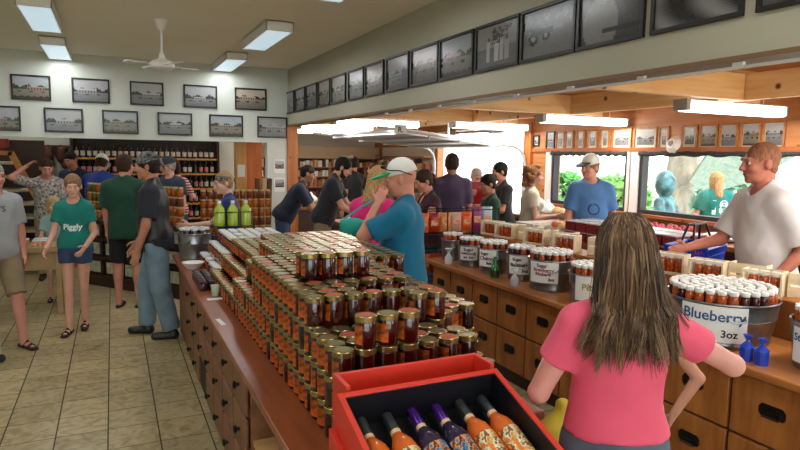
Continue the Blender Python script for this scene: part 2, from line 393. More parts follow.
            ob('beard' if beard != 'mustache' else 'moustache', fmesh('beard', [F.build(hres)], hm), root)
    if cap:
        F = Field(); cz = cap.get('yaw', 0); RC = RH @ rotz(math.radians(cz)); cm = cap['mat']
        if cap['kind'] == 'cap':
            F.ell(Hd((0, -.018, .045)), np.array((.088, .108, .106)) * hs, RH, .01); F.plane(Hd((0, 0, .035)), -(RH @ rotx(-.12))[:, 2])
            ob('cap_crown', fmesh('cap_crown', [F.build(hres)], cm), root)
            G = Field(); G.ell(Hd((0, -.018, .035)) + RC @ (np.array((0, .12, .008)) * hs), np.array((.074, .098, .014)) * hs, RC @ rotx(-.22), .005)
            ob('cap_brim', fmesh('cap_brim', [G.build(.005)], cap.get('brim', cm)), root)
        else:   # bandana tied round the head
            F.ell(Hd((0, -.018, .042)), np.array((.087, .106, .098)) * hs, RH, .01); F.plane(Hd((0, 0, .028)), -(RH @ rotx(.0))[:, 2])
            if cap['kind'] == 'band': F.plane(Hd((0, 0, .085)), (RH @ rotx(.25))[:, 2])
            F.ell(Hd((.0, -.12, .03)), np.array((.02, .018, .018)) * hs, RH, .01); F.rc(Hd((.0, -.13, .03)), Hd((.02, -.15, -.04)), .014 * hs, .008 * hs, .01)
            F.noise(.0015, 120); ob('bandana', fmesh('bandana', [F.build(hres)], cm), root)
    # clothes
    if shirt:
        F = Field(); off = shirt.get('off', .014) * s; sl = shirt.get('sleeve', .6); torso(F, off, shirt.get('loose', .012) * s)
        hem = shirt.get('hem', .86); F.rc(P((0, 0, 1.0)), P((0, 0, hem)), (hw * .82 + off) * .9, (hw * .82 + off) * .9, .05) if False else None
        hb = hw * s + .016 if hem < .95 else (hw * .35 + ww * .65) * s; F.ell(P((0, 0, hem + (.06 if hem < .95 else 0))), np.array((hb + off, (.118 if hem < .95 else .1) * dpt * s + off + .012, (.17 if hem < .95 else .12) * s)), T, .04)
        for sx in (1, -1):
            S, El, W, u, f = arms[sx]; ro = off + .006 * s
            if sl > 0: F.rc(S, S + (El - S) * min(sl, 1), .047 * s * tk * th, .047 * s * tk * th, .045 * s, ro, cut=sl < 1)
            if sl > 1: F.rc(El, El + (W - El) * (sl - 1), .042 * s * tk * th, .034 * s * tk * th, .01, ro * .8, cut=True)
        Tz = T[:, 2]; F.plane(P((0, 0, hem)), -Tz)
        nr = shirt.get('neck', .066) * s; F.subrc(P((0, .012, 1.47)), P((0, .03, 1.6)), nr, nr * 1.2, .008)
        if shirt.get('vneck'): F.subrc(P((0, .1, 1.36)), P((0, .06, 1.5)), .02 * s, .06 * s, .01)
        F.noise(shirt.get('wr', wr), shirt.get('ws', 22)); so = ob('shirt', fmesh('shirt', [F.build(res)], shirt['mat']), root, label=shirt.get('label'))
    if shirt and shirt.get('vest'):
        F = Field(); off = .028 * s; torso(F, off, .012 * s); F.ell(P((0, 0, .95)), np.array((hw + off, .118 * dpt * s + off, .15)), T, .04)
        F.plane(P((0, 0, .88)), -T[:, 2]); F.subrc(P((0, .03, 1.46)), P((0, .03, 1.62)), .085 * s, .1 * s, .008)
        for sx in (1, -1): S = arms[sx][0]; F.sub(S + T @ (np.array((sx * .07, .0, .0)) * s), np.array((.075, .12, .13)) * s, T, .01)
        F.sub(P((0, .17, 1.15)), np.array((.05, .1, .5)) * s, T, .01); F.noise(.003, 24)
        ob('vest', fmesh('vest', [F.build(res)], shirt['vest']), root)
    if pants:
        F = Field(); off = pants.get('off', .014) * s; L = pants.get('len', 2.); top = pants.get('top', 1.0)
        F.ell(P((0, 0, .96)), np.array((hw, .115 * dpt, .12)) * s, T, .04, off)
        for sx in (1, -1):
            Hp, K, A = legs[sx]; fl = pants.get('flare', .0) * s
            F.rc(Hp, Hp + (K - Hp) * min(L, 1), .084 * s * tk, (.084 + (.056 - .084) * min(L, 1)) * s * tk + fl, .03 * s, off, cut=L < 1)
            if L > 1: F.rc(K, K + (A - K) * (L - 1), .054 * s * tk + fl, .046 * s + fl, .02, off, cut=True)
        F.plane(P((0, 0, top)), T[:, 2]); F.noise(pants.get('wr', .004), 26); ob(pants.get('name', 'trousers'), fmesh('pants', [F.build(res)], pants['mat']), root)
    if shoes:
        for sx in (1, -1):
            Hp, K, A = legs[sx]; F = Field(); yaw = shoes.get('yaw', 0) + sx * .12; d = np.array((math.sin(yaw), math.cos(yaw), 0)); gz = min(A[2] - .0, .085 * s) ; b = A.copy()
            zf = A[2] - .075 * s
            if shoes.get('open'):
                F.rc(b + d * -.045 * s - [0, 0, .068 * s], b + d * .17 * s - [0, 0, .078 * s], .03 * s, .038 * s, .02); F.plane(b - [0, 0, .05 * s + .004], (0, 0, 1))
                F.plane(b - [0, 0, .083 * s], (0, 0, -1))
                F.rc(b + d * .05 * s - [sx * -.0, 0, .062 * s] - [.036 * s, 0, 0], b + d * .065 * s + [0, 0, -.012 * s], .009 * s, .009 * s, .01); F.rc(b + d * .065 * s + [0, 0, -.012 * s], b + d * .05 * s + [.036 * s, 0, -.062 * s], .009 * s, .009 * s, .01)
                F.rc(b + d * .12 * s + [-.04 * s, 0, -.06 * s], b + d * .125 * s + [0, 0, -.03 * s], .009 * s, .009 * s, .01); F.rc(b + d * .125 * s + [0, 0, -.03 * s], b + d * .12 * s + [.04 * s, 0, -.06 * s], .009 * s, .009 * s, .01)
            else:
                F.rc(b - [0, 0, .0], b + d * -.015 * s - [0, 0, .045 * s], .043 * s, .042 * s, .02); F.rc(b + d * -.02 * s - [0, 0, .045 * s], b + d * .15 * s - [0, 0, .05 * s], .042 * s, .036 * s, .02)
                F.plane(b - [0, 0, .083 * s], (0, 0, -1))
            ob(shoes.get('name', 'shoe'), fmesh('shoe', [F.build(.007)], shoes['mat']), root)
    if not seated:
        root.location.z = z0 - min(legs[1][2][2], legs[-1][2][2]) + .083 * s - sink
    return dict(root=root, P=P, Hd=Hd, T=T, RH=RH, arms=arms, s=s, shirt=so if shirt else None)
from mathutils.bvhtree import BVHTree
def decal(root, target, s_, size, c, m, out=(0, 1, 0), bold=.001, label=None, name='print', lift=.0015, spacing=1.):
    """printed lettering laid on the cloth it is printed on; c is the centre in the figure's own frame"""
    out = Vector(out).normalized(); up = Vector((0, 0, 1)); up = (up - out * up.dot(out)).normalized(); xd = up.cross(out); bv = BVHTree.FromPolygons([v.co for v in target.data.vertices], [tuple(p.vertices) for p in target.data.polygons])
    o = text(name, s_, size, Matrix.Identity(4), m, root, .0004, bold=bold, label=label, spacing=spacing); c = Vector(c)
    for v in o.data.vertices:
        p = c + xd * v.co.x + up * v.co.y; h = bv.ray_cast(p + out * .6, -out)
        v.co = (h[0] if h[0] is not None else p) + out * (lift + v.co.z)
    return o
# ------------------------------------------------------------------ shared materials
wall_m = mat('wall_paint', rgb(206, 210, 200), .75, noise=.04, nscale=1.2)
header_m = mat('header_paint', rgb(176, 172, 152), .75, noise=.04, nscale=1.2)
ceil_m = mat('ceiling_paint', rgb(240, 234, 214), .85, noise=.03, nscale=2)
pine_x = knotty('pine_x', rgb(250, 212, 158), rgb(236, 186, 124), 'x'); pine_y = knotty('pine_y', rgb(250, 212, 158), rgb(236, 186, 124), 'y')
pine_dark = knotty('pine_dark', rgb(176, 104, 56), rgb(150, 82, 42), 'y'); pine_z = knotty('pine_z', rgb(196, 124, 68), rgb(170, 98, 50), 'z')
pine_plain = mat('pine_plain', rgb(222, 176, 118), .5, noise=.2, nscale=8, stretch=(.4, 3, 3))
cherry = mat('cherry_top', rgb(158, 84, 44), .33, noise=.35, col2=rgb(128, 62, 32), nscale=5, stretch=(3, .35, 3), coat=.15)
cherry_front = mat('cherry_front', rgb(136, 88, 56), .45, noise=.3, nscale=6, stretch=(3, .6, 3))
oak = mat('oak_drawer', rgb(172, 108, 52), .42, noise=.28, col2=rgb(140, 82, 36), nscale=5, stretch=(3, 3, .5), bump=.04)
oak_top = mat('oak_worktop', rgb(182, 118, 64), .3, noise=.3, col2=rgb(152, 92, 46), nscale=5, stretch=(3, .35, 3))
dark_wood = mat('dark_wood', rgb(58, 32, 22), .5, noise=.3, nscale=6)
darker = mat('black_wood', rgb(26, 17, 13), .6)
black_iron = mat('black_iron', (.012, .011, .01), .4, metal=.4); black_m = mat('black_plastic', (.01, .01, .011), .4)
white_metal = mat('white_metal', (.85, .83, .8), .4); white_p = mat('white_plastic', (.82, .82, .8), .35); chrome = mat('bare_metal', (.62, .63, .64), .3, metal=.9)
paper_m = mat('paper', (.8, .8, .77), .7); cream_m = mat('cream_card', rgb(226, 218, 190), .7)
tin = mat('galvanised_tin', (.34, .36, .38), .3, metal=.9, noise=.35, nscale=14, bump=.1, bscale=30)
tan_board = mat('tan_board', rgb(184, 160, 130), .7, noise=.1, nscale=3)
glass_m = bpy.data.materials.new('window_glass'); glass_m.use_nodes = True
nt = glass_m.node_tree; nt.nodes.clear(); o_ = nt.nodes.new('ShaderNodeOutputMaterial'); mx_ = nt.nodes.new('ShaderNodeMixShader'); tr_ = nt.nodes.new('ShaderNodeBsdfTransparent'); gl_ = nt.nodes.new('ShaderNodeBsdfGlossy')
gl_.inputs['Roughness'].default_value = .02; fr_ = nt.nodes.new('ShaderNodeFresnel'); fr_.inputs['IOR'].default_value = 1.45
mx_.inputs[0].default_value = .06; nt.links.new(tr_.outputs[0], mx_.inputs[1]); nt.links.new(gl_.outputs[0], mx_.inputs[2]); nt.links.new(mx_.outputs[0], o_.inputs[0])
tr_.inputs['Color'].default_value = (.93, .96, .95, 1)

# floor tiles
def tile_mat():
    m = bpy.data.materials.new('floor_tile'); m.use_nodes = True; nt = m.node_tree; b = nt.nodes['Principled BSDF']; N = nt.nodes.new; L = nt.links.new
    g = N('ShaderNodeNewGeometry'); sx = N('ShaderNodeSeparateXYZ'); L(g.outputs['Position'], sx.inputs[0])
    def mth(op, a, b_=None):
        n = N('ShaderNodeMath'); n.operation = op
        for i, q in enumerate((a, b_)):
            if q is None: continue
            if isinstance(q, (int, float)): n.inputs[i].default_value = q
            else: L(q, n.inputs[i])
        return n.outputs[0]
    u = mth('DIVIDE', mth('SUBTRACT', sx.outputs[0], -.086), .3); v = mth('DIVIDE', mth('SUBTRACT', sx.outputs[1], 3.911), .305)
    fu, fv = mth('FRACT', u), mth('FRACT', v)
    du = mth('MINIMUM', fu, mth('SUBTRACT', 1, fu)); dv = mth('MINIMUM', fv, mth('SUBTRACT', 1, fv))
    gu = mth('LESS_THAN', du, .014); gv = mth('LESS_THAN', dv, .0105); gg = mth('MAXIMUM', gu, gv)
    cb = N('ShaderNodeCombineXYZ'); L(mth('FLOOR', u), cb.inputs[0]); L(mth('FLOOR', v), cb.inputs[1])
    wn = N('ShaderNodeTexWhiteNoise'); L(cb.outputs[0], wn.inputs['Vector'])
    nz = N('ShaderNodeTexNoise'); nz.inputs['Scale'].default_value = 8; nz.inputs['Detail'].default_value = 8; nz.inputs['Distortion'].default_value = 2.2
    ad = N('ShaderNodeVectorMath'); ad.operation = 'ADD'; L(g.outputs['Position'], ad.inputs[0])
    sc3 = N('ShaderNodeVectorMath'); sc3.operation = 'SCALE'; L(wn.outputs['Color'], sc3.inputs[0]); sc3.inputs['Scale'].default_value = 7; L(sc3.outputs[0], ad.inputs[1]); L(ad.outputs[0], nz.inputs['Vector'])
    r = N('ShaderNodeValToRGB'); e = r.color_ramp.elements; e[0].position = .3; e[0].color = (*rgb(146, 122, 82), 1); e[1].position = .6; e[1].color = (*rgb(190, 174, 132), 1)
    e2 = r.color_ramp.elements.new(.47); e2.color = (*rgb(176, 158, 116), 1); L(nz.outputs['Fac'], r.inputs[0])
    mx = N('ShaderNodeMix'); mx.data_type = 'RGBA'; mx.blend_type = 'MULTIPLY'; mx.inputs['Factor'].default_value = 1
    mr = N('ShaderNodeMapRange'); mr.inputs['To Min'].default_value = .8; mr.inputs['To Max'].default_value = 1.06; L(wn.outputs['Value'], mr.inputs['Value']); L(r.outputs[0], mx.inputs['A']); L(mr.outputs[0], mx.inputs['B'])
    m2 = N('ShaderNodeMix'); m2.data_type = 'RGBA'; L(gg, m2.inputs['Factor']); L(mx.outputs['Result'], m2.inputs['A']); m2.inputs['B'].default_value = (*rgb(70, 58, 42), 1)
    L(m2.outputs['Result'], b.inputs['Base Color']); 
    rr = N('ShaderNodeMapRange'); rr.inputs['To Min'].default_value = .3; rr.inputs['To Max'].default_value = .8; L(gg, rr.inputs['Value']); L(rr.outputs[0], b.inputs['Roughness'])
    bp = N('ShaderNodeBump'); bp.inputs['Strength'].default_value = .25; bp.inputs['Distance'].default_value = .004; bp.invert = True; L(gg, bp.inputs['Height']); L(bp.outputs[0], b.inputs['Normal'])
    return m
struct('floor', MB().box(-4.2, -3.2, -.12, 6.15, 14.4, 0), tile_mat())
# ------------------------------------------------------------------ shell
YB = 9.4; XH = 2.5; ZH = 2.26; ZC = 3.1; XR = 6.0
struct('ceiling', MB().box(-4.2, -3.2, ZC, XH + .14, 14.4, ZC + .15), ceil_m)
struct('ceiling_beyond_header', MB().box(XH + .14, -3.2, ZC, 6.15, 14.4, ZC + .15), pine_y)['label'] = 'pine boarded roof over the right half of the shop'
bpy.data.objects['ceiling_beyond_header'].name = 'ceiling_right'
struct('wall_left', MB().box(-4.2, -3.2, 0, -4.0, 14.4, ZC), wall_m)
w = MB(); w.box(-4.0, -3.2, 0, -3.2, -3.0, ZC); w.box(-3.2, -3.2, 0, 2.0, -3.0, .5); w.box(-3.2, -3.2, 2.6, 2.0, -3.0, ZC); w.box(2.0, -3.2, 0, 2.9, -3.0, ZC); w.box(2.9, -3.2, 0, 5.6, -3.0, .9); w.box(2.9, -3.2, 2.3, 5.6, -3.0, ZC); w.box(5.6, -3.2, 0, 6.0, -3.0, ZC); struct('wall_front', w, wall_m)
for n_, x0, x1, z0, z1 in ((4, -3.2, 2.0, .5, 2.6), (5, 2.9, 5.6, .9, 2.3)):       # unseen windows added behind the camera for soft frontal light
    f = MB(); t_ = .05; f.box(x0, -3.15, z0, x1, -3.05, z0 + t_); f.box(x0, -3.15, z1 - t_, x1, -3.05, z1); f.box(x0, -3.15, z0 + t_, x0 + t_, -3.05, z1 - t_); f.box(x1 - t_, -3.15, z0 + t_, x1, -3.05, z1 - t_); f.box((x0 + x1) / 2 - .03, -3.15, z0 + t_, (x0 + x1) / 2 + .03, -3.05, z1 - t_)
    o = struct('window_%d' % n_, f, mat('white_sash', (.7, .7, .68), .5)); part('pane', MB().box(x0 + t_, -3.102, z0 + t_, (x0 + x1) / 2 - .03, -3.098, z1 - t_), glass_m, o, smooth=False); part('pane', MB().box((x0 + x1) / 2 + .03, -3.102, z0 + t_, x1 - t_, -3.098, z1 - t_), glass_m, o, smooth=False)
w = MB(); w.box(-4.0, YB, 1.98, XH, YB + .14, ZC); w.box(2.17, YB, 0, XH, YB + .14, 1.98); struct('wall_back', w, wall_m)
struct('wall_header', MB().box(XH, -3.0, ZH, XH + .14, YB + .14, ZC), header_m)
struct('wall_far', MB().box(-4.0, 14.2, 0, 6.0, 14.4, ZC), mat('far_wall', rgb(190, 186, 170), .8))
struct('wall_storage', MB().box(-4.0, 12.0, 0, XH - .2, 12.14, ZC), wall_m)
# trim along the foot of the header, with the clear tube guard fixed under it
struct('trim_1', MB().box(XH - .012, -3.0, ZH - .022, XH + .15, YB, ZH), mat('header_trim', rgb(120, 92, 62), .5))
g_ = MB(); g_.tube([(XH + .035, -2.4, ZH - .045), (XH + .035, 6.2, ZH - .045)], .009, 8)
for yy in np.arange(-2, 6.2, .55): g_.cbox((XH + .035, yy, ZH - .034), (.02, .05, .03))
single('rail', g_, mat('clear_rail', (.86, .88, .9), .12, coat=1), 'shiny metal rail running along the foot of the long grey header wall', 'rail')
struct('trim_2', MB().box(XH - .02, YB - .03, 0, XH + .15, YB + .19, ZH - .022), pine_z, bevel=.004)       # pine post at the corner
# right wall (wood) with two wide windows and the garage opening
win = [(5.82, 7.31), (2.15, 5.62)]          # y ranges of the two windows; third light beyond the man
Zs, Zt = 1.13, 1.9
w = MB()
w.box(XR, -3.0, 0, XR + .15, 7.9, Zs); w.box(XR, -3.0, Zt, XR + .15, 7.9, ZC)
w.box(XR, 7.31, Zs, XR + .15, 7.9, Zt); w.box(XR, 5.62, Zs, XR + .15, 5.82, Zt); w.box(XR, 1.95, Zs, XR + .15, 2.15, Zt); w.box(XR, -3.0, Zs, XR + .15, -.4, Zt)
w.box(XR, 7.9, 2.3, XR + .15, 10.9, ZC); w.box(XR, 10.9, 0, XR + .15, 14.2, ZC)
struct('wall_right', w, knotty('pine_wall', rgb(200, 140, 92), rgb(178, 116, 70), 'y'))
def window(n, y0, y1):
    f = MB(); t = .045
    f.box(XR - .01, y0, Zs, XR + .1, y0 + t, Zt, 0); f.box(XR - .01, y1 - t, Zs, XR + .1, y1, Zt, 0)
    f.box(XR - .012, y0, Zs, XR + .1, y1, Zs + .05, 0); f.box(XR - .012, y0, Zt - .035, XR + .1, y1, Zt, 0)
    o = struct('window_%d' % n, f, mat('dark_frame', (.03, .03, .032), .5), bevel=.003)
    part('pane', MB().box(XR + .04, y0 + t, Zs + .05, XR + .046, y1 - t, Zt - .035), glass_m, o, smooth=False)
    part('window_sill', MB().box(XR - .09, y0 - .06, Zs - .04, XR + .02, y1 + .06, Zs), pine_dark, o, label='reddish pine sill', bevel=.004)
    a = MB(); pts = []                                                # rolled mesh blind under the window head
    for k in range(40):
        yy = y0 + (y1 - y0) * k / 39; pts.append((XR - .03, yy, Zt - .015 - .018 * abs(math.sin(k * .9))))
    a.tube(pts, [.028 + .006 * math.sin(k * 1.7) for k in range(40)], 8); part('rolled_blind', a, mat('blind_fabric', (.05, .05, .055), .8, noise=.5, nscale=30), o, label='rolled dark blind with creases')
    c = MB(); c.box(XR - .025, y1, Zs, XR, y1 + .13, Zt); c.box(XR - .025, y0 - .05, Zs, XR, y0, Zt); part('window_casing', c, mat('white_casing', (.75, .74, .72), .5), o, label='white painted side casing')
window(1, *win[0]); window(2, *win[1])
window(3, -.4, 1.95)
# wooden post between windows stands out; trim board under the frames
struct('trim_3', MB().box(XR - .035, -3, Zt + .0, XR, 7.9, Zt + .05), pine_dark)
struct('trim_4', MB().box(XR - .06, 7.78, 0, XR + .02, 7.96, 2.36), pine_z)
# ------------------------------------------------------------------ pine beams
zb, zt_ = 2.305, 2.52
def beam(lbl, x0, y0, x1, y1, m, z0=zb, z1=zt_):
    return single('ceiling_beam', MB().box(x0, y0, z0, x1, y1, z1), m, lbl, 'beam', bevel=.006)
beam('long knotty pine beam running away from the camera over the window side', 4.76, -2.9, 4.84, 14.1, pine_y)
for i, (yy, l) in enumerate(((3.40, 'nearest wide knotty pine cross beam just under the header wall'), (5.52, 'second pine cross beam, above the second fluorescent tube'), (7.6, 'third pine cross beam, in front of the raised garage door'), (9.75, 'fourth pine cross beam, beyond the garage door tracks'), (12.0, 'last pine cross beam before the far wall'))):
    beam(l, XH + .15, yy, 4.755, yy + .08, pine_x)
for i, (yy, l) in enumerate(((4.1, 'short pine beam running to the window wall behind the nearest tube light'), (6.3, 'short pine beam running to the window wall near the wall fan'), (8.2, 'short pine beam running to the window wall over the garage opening'))):
    beam(l, 4.845, yy, 5.99, yy + .08, pine_x, 2.36, 2.53)
single('storage_deck', MB().box(4.95, 4.2, 2.525, 5.95, 7.0, 2.55), pine_plain, 'tan plywood storage deck laid over the beams by the windows', 'deck')
single('storage_deck', MB().box(XH + .2, 4.9, 2.525, 4.74, 7.2, 2.55), pine_plain, 'pine plank storage deck laid over the cross beams', 'deck')
single('storage_deck', MB().box(3.5, 3.41, 2.525, 4.9, 3.66, 2.545), pine_plain, 'short plank on the nearest cross beam carrying stored things', 'deck')
b = MB(); b.ball((3.85, 3.54, 2.625), (.22, .1, .08)); single('storage_bag', b, mat('dark_bag', (.03, .02, .03), .7, noise=.4, nscale=20), 'dark lumpy bag lying on the storage deck above the nearest cross beam', 'bag')
for i, (xx, l) in enumerate(((4.18, 'red bundle on the storage deck, left of the tan box'), (4.38, 'smaller red bundle on the storage deck, nearest the tan box'))):
    b = MB(); b.ball((xx, 3.53, 2.6), (.1, .07, .055)); single('red_bundle', b, mat('red_cloth', rgb(120, 30, 40), .7), l, 'bundle')
single('cardboard_box', MB().box(4.5, 3.42, 2.5455, 4.82, 3.65, 2.78), mat('cardboard', rgb(166, 132, 96), .8, noise=.1, nscale=6), 'tan cardboard box on the storage deck above the beam corner', 'box', bevel=.004)
t = thing('crock', 'dark blue crock with a wire handle on the deck at the upper right', 'crock', (4.8, 2.6, 2.5205))
part('body', MB().lathe([(.1, 0), (.13, .04), (.135, .16), (.11, .2), (.115, .22), (.1, .22), (.09, .05)], 20), mat('navy_glaze', (.012, .018, .04), .3), t)
part('handle', MB().tube([(-.13, 0, .15), (-.12, 0, .3), (0, 0, .36), (.12, 0, .3), (.13, 0, .15)], .006, 6), chrome, t)
# ------------------------------------------------------------------ lights
sc.view_settings.view_transform = 'Standard'; sc.view_settings.look = 'None'; sc.view_settings.gamma = 1; sc.view_settings.exposure = 0.3
lens_m = mat('lit_lens', (.8, .85, .9), .4, emit=(.62, .86, 1.0), es=.5); tube_m = mat('lit_tube', (.9, .9, .9), .4, emit=(1, .95, .88), es=7.)
def area(loc, sx_, sy_, power, col, rot=(0, 0, 0), parent=None):
    l = bpy.data.lights.new('lamp', 'AREA'); l.shape = 'RECTANGLE'; l.size = sx_; l.size_y = sy_; l.energy = power; l.color = col
    o = bpy.data.objects.new('lamp', l); C.objects.link(o); o.location = loc; o.rotation_euler = rot
    if parent: o.parent = parent
    return o
def fixture(lbl, x, y):
    t = thing('ceiling_light', lbl, 'light', (x, y, ZC - .1), 0, 'boxed ceiling lights in two rows')
    h = MB(); h.box(-.135, -.61, 0, .135, -.595, .1); h.box(-.135, .595, 0, .135, .61, .1); h.box(-.135, -.61, 0, -.122, .61, .1); h.box(.122, -.61, 0, .135, .61, .1); h.box(-.135, -.61, .085, .135, .61, .1)
    part('housing', h, white_metal, t, bevel=.003); part('lens', MB().box(-.121, -.594, .004, .121, .594, .012), lens_m, t, label='glowing ribbed lens')
    area((0, 0, -.004), .23, 1.15, 9, (.95, .97, 1.0), parent=t); return t
for x, y, l in ((-.55, 6.66, 'boxed ceiling light at the upper left, nearer of two'), (-.57, 8.72, 'boxed ceiling light on the left, smaller and nearer the back wall'),
                (1.53, 6.64, 'boxed ceiling light right of the ceiling fan, nearer of the two'), (1.5, 8.72, 'boxed ceiling light right of the ceiling fan, nearest the back wall'),
                (1.55, 4.1, 'boxed ceiling light cut off by the top edge of the photo'), (-.55, 4.3, 'boxed ceiling light on the left, just above the top edge'), (-.55, 1.6, 'boxed ceiling light on the left, overhead'), (1.5, 1.2, 'boxed ceiling light overhead on the right'), (-2.6, 5.5, 'boxed ceiling light further left, outside the view'), (1.5, -1.5, 'boxed ceiling light behind the camera')):
    fixture(l, x, y)
def strip(lbl, x, y, L=1.28, z=2.22, power=None):
    t = thing('strip_light', lbl, 'light', (x, y, z), 0, 'fluorescent strip lights under the pine beams')
    h = MB(); h.box(-L / 2 - .05, -.07, .005, -L / 2, .07, .1); h.box(L / 2, -.07, .005, L / 2 + .02, .07, .1); h.box(-L / 2, -.07, .09, L / 2, .07, .1); part('housing', h, mat('grey_metal', (.4, .4, .4), .5), t)
    part('diffuser', MB().box(-L / 2, -.065, 0, L / 2, .065, .085), tube_m, t, label='glowing white wraparound diffuser', bevel=.01)
    area((0, 0, -.006), L * .95, .12, 16 if power is None else power, (1, .95, .88), parent=t)
    for xx in (-.4, .4): part('hanger', MB().tube([(xx, 0, .1), (xx, 0, (2.525 if 3.5 < y < 7.2 else ZC) - z)], .004, 6), chrome, t)
    return t
for x, y, l in ((5.08, 3.72, 'long glowing strip light at the right, largest of the hanging tubes'), (5.27, 5.85, 'glowing strip light second from the right, above the framed certificates'), (5.16, 7.74, 'glowing strip light above the raised garage door'),
                (3.46, 8.1, 'glowing strip light above the two men in dark shirts, nearer one'), (3.5, 9.95, 'glowing strip light left of centre, second row back'), (3.75, 11.6, 'glowing strip light near the far wall'), (4.9, 1.3, 'strip light over the counter outside the view on the right'), (3.6, 1.5, 'unseen strip light added to brighten the near beams, by the header wall'), (4.9, -.9, 'strip light behind the camera over the window side')):  # unseen strip by the header wall is added to light the near beams
    strip(l, x, y)
# lights of the room behind the back wall
for x, y in ((-1.2, 10.9), (1.2, 10.9)): area((x, y, 2.95), .3, 1.2, 9 * 1.0, (1, .95, .88))
# raised garage door on its tracks
zg = 2.04
t = thing('garage_door', 'raised sectional garage door lying on its overhead tracks under the beams', 'door', (0, 0, 0))
gm = mat('grey_door', rgb(150, 156, 170), .45, noise=.1, nscale=4); gw = mat('silver_rail', rgb(205, 212, 216), .35, metal=.4)
TG = Matrix.Translation((3.6, 0, 2.16)) @ Matrix.Rotation(math.radians(5.3), 4, 'Y')
for k in range(4):
    p = MB(); x0 = .1 + k * .52; p.box(x0, 7.98, 0, x0 + .5, 10.82, .045, 0, TG); p.box(x0 + .02, 7.98, -.035, x0 + .05, 10.82, 0, 1, TG); p.box(x0, 7.93, -.02, x0 + .5, 7.975, .06, 1, TG); part('door_panel', p, [gm, gw], t, bevel=.004)
for yy in (7.88, 10.88):
    p = MB(); pts = [TG @ Vector((-.25, yy, .02)), TG @ Vector((2.05, yy, .02))] + [(5.64 + .28 * math.sin(a), yy, 1.985 - .28 * (1 - math.cos(a))) for a in (.3, .7, 1.1, 1.57)] + [(5.92, yy, 0.05)]
    p.tube(pts, .022, 6); part('track', p, gw, t)
    for xx in (3.5, 4.5, 5.5): part('track_hanger', MB().box(xx, yy - .012, 2.17 - (xx - 3.6) * .093, xx + .025, yy + .012, zt_), gw, t)
p = MB(); p.tube([(5.86, 7.95, 2.25), (5.86, 10.8, 2.25)], .025, 8)
for yy in (8.6, 10.1): p.tube([(5.86, yy - .2, 2.25), (5.86, yy + .2, 2.25)], .05, 12)
part('spring_shaft', p, chrome, t)
# ceiling fan
t = thing('ceiling_fan', 'white ceiling fan hanging from a short rod near the back wall', 'fan', (.48, 6.58, 2.64))
part('canopy', MB().lathe([(.02, .36), (.035, .37), (.062, .46)], 20), white_metal, t); part('rod', MB().tube([(0, 0, .12), (0, 0, .4)], .011, 8), white_metal, t)
part('motor', MB().lathe([(.02, -.03), (.08, -.025), (.115, .0), (.12, .035), (.09, .065), (.035, .085), (.02, .14)], 24), white_metal, t)
for k in range(4):
    a = .35 + k * PI / 2; Tm = Matrix.Rotation(a, 4, 'Z') @ Matrix.Rotation(.15, 4, 'X')
    p = MB(); p.cbox((.15, 0, .02), (.14, .03, .008), 0, Tm); p.prism([(.17, -.05), (.36, -.055), (.375, .0), (.36, .055), (.17, .05)], .016, .024, 0, Tm); part('blade', p, white_p, t)
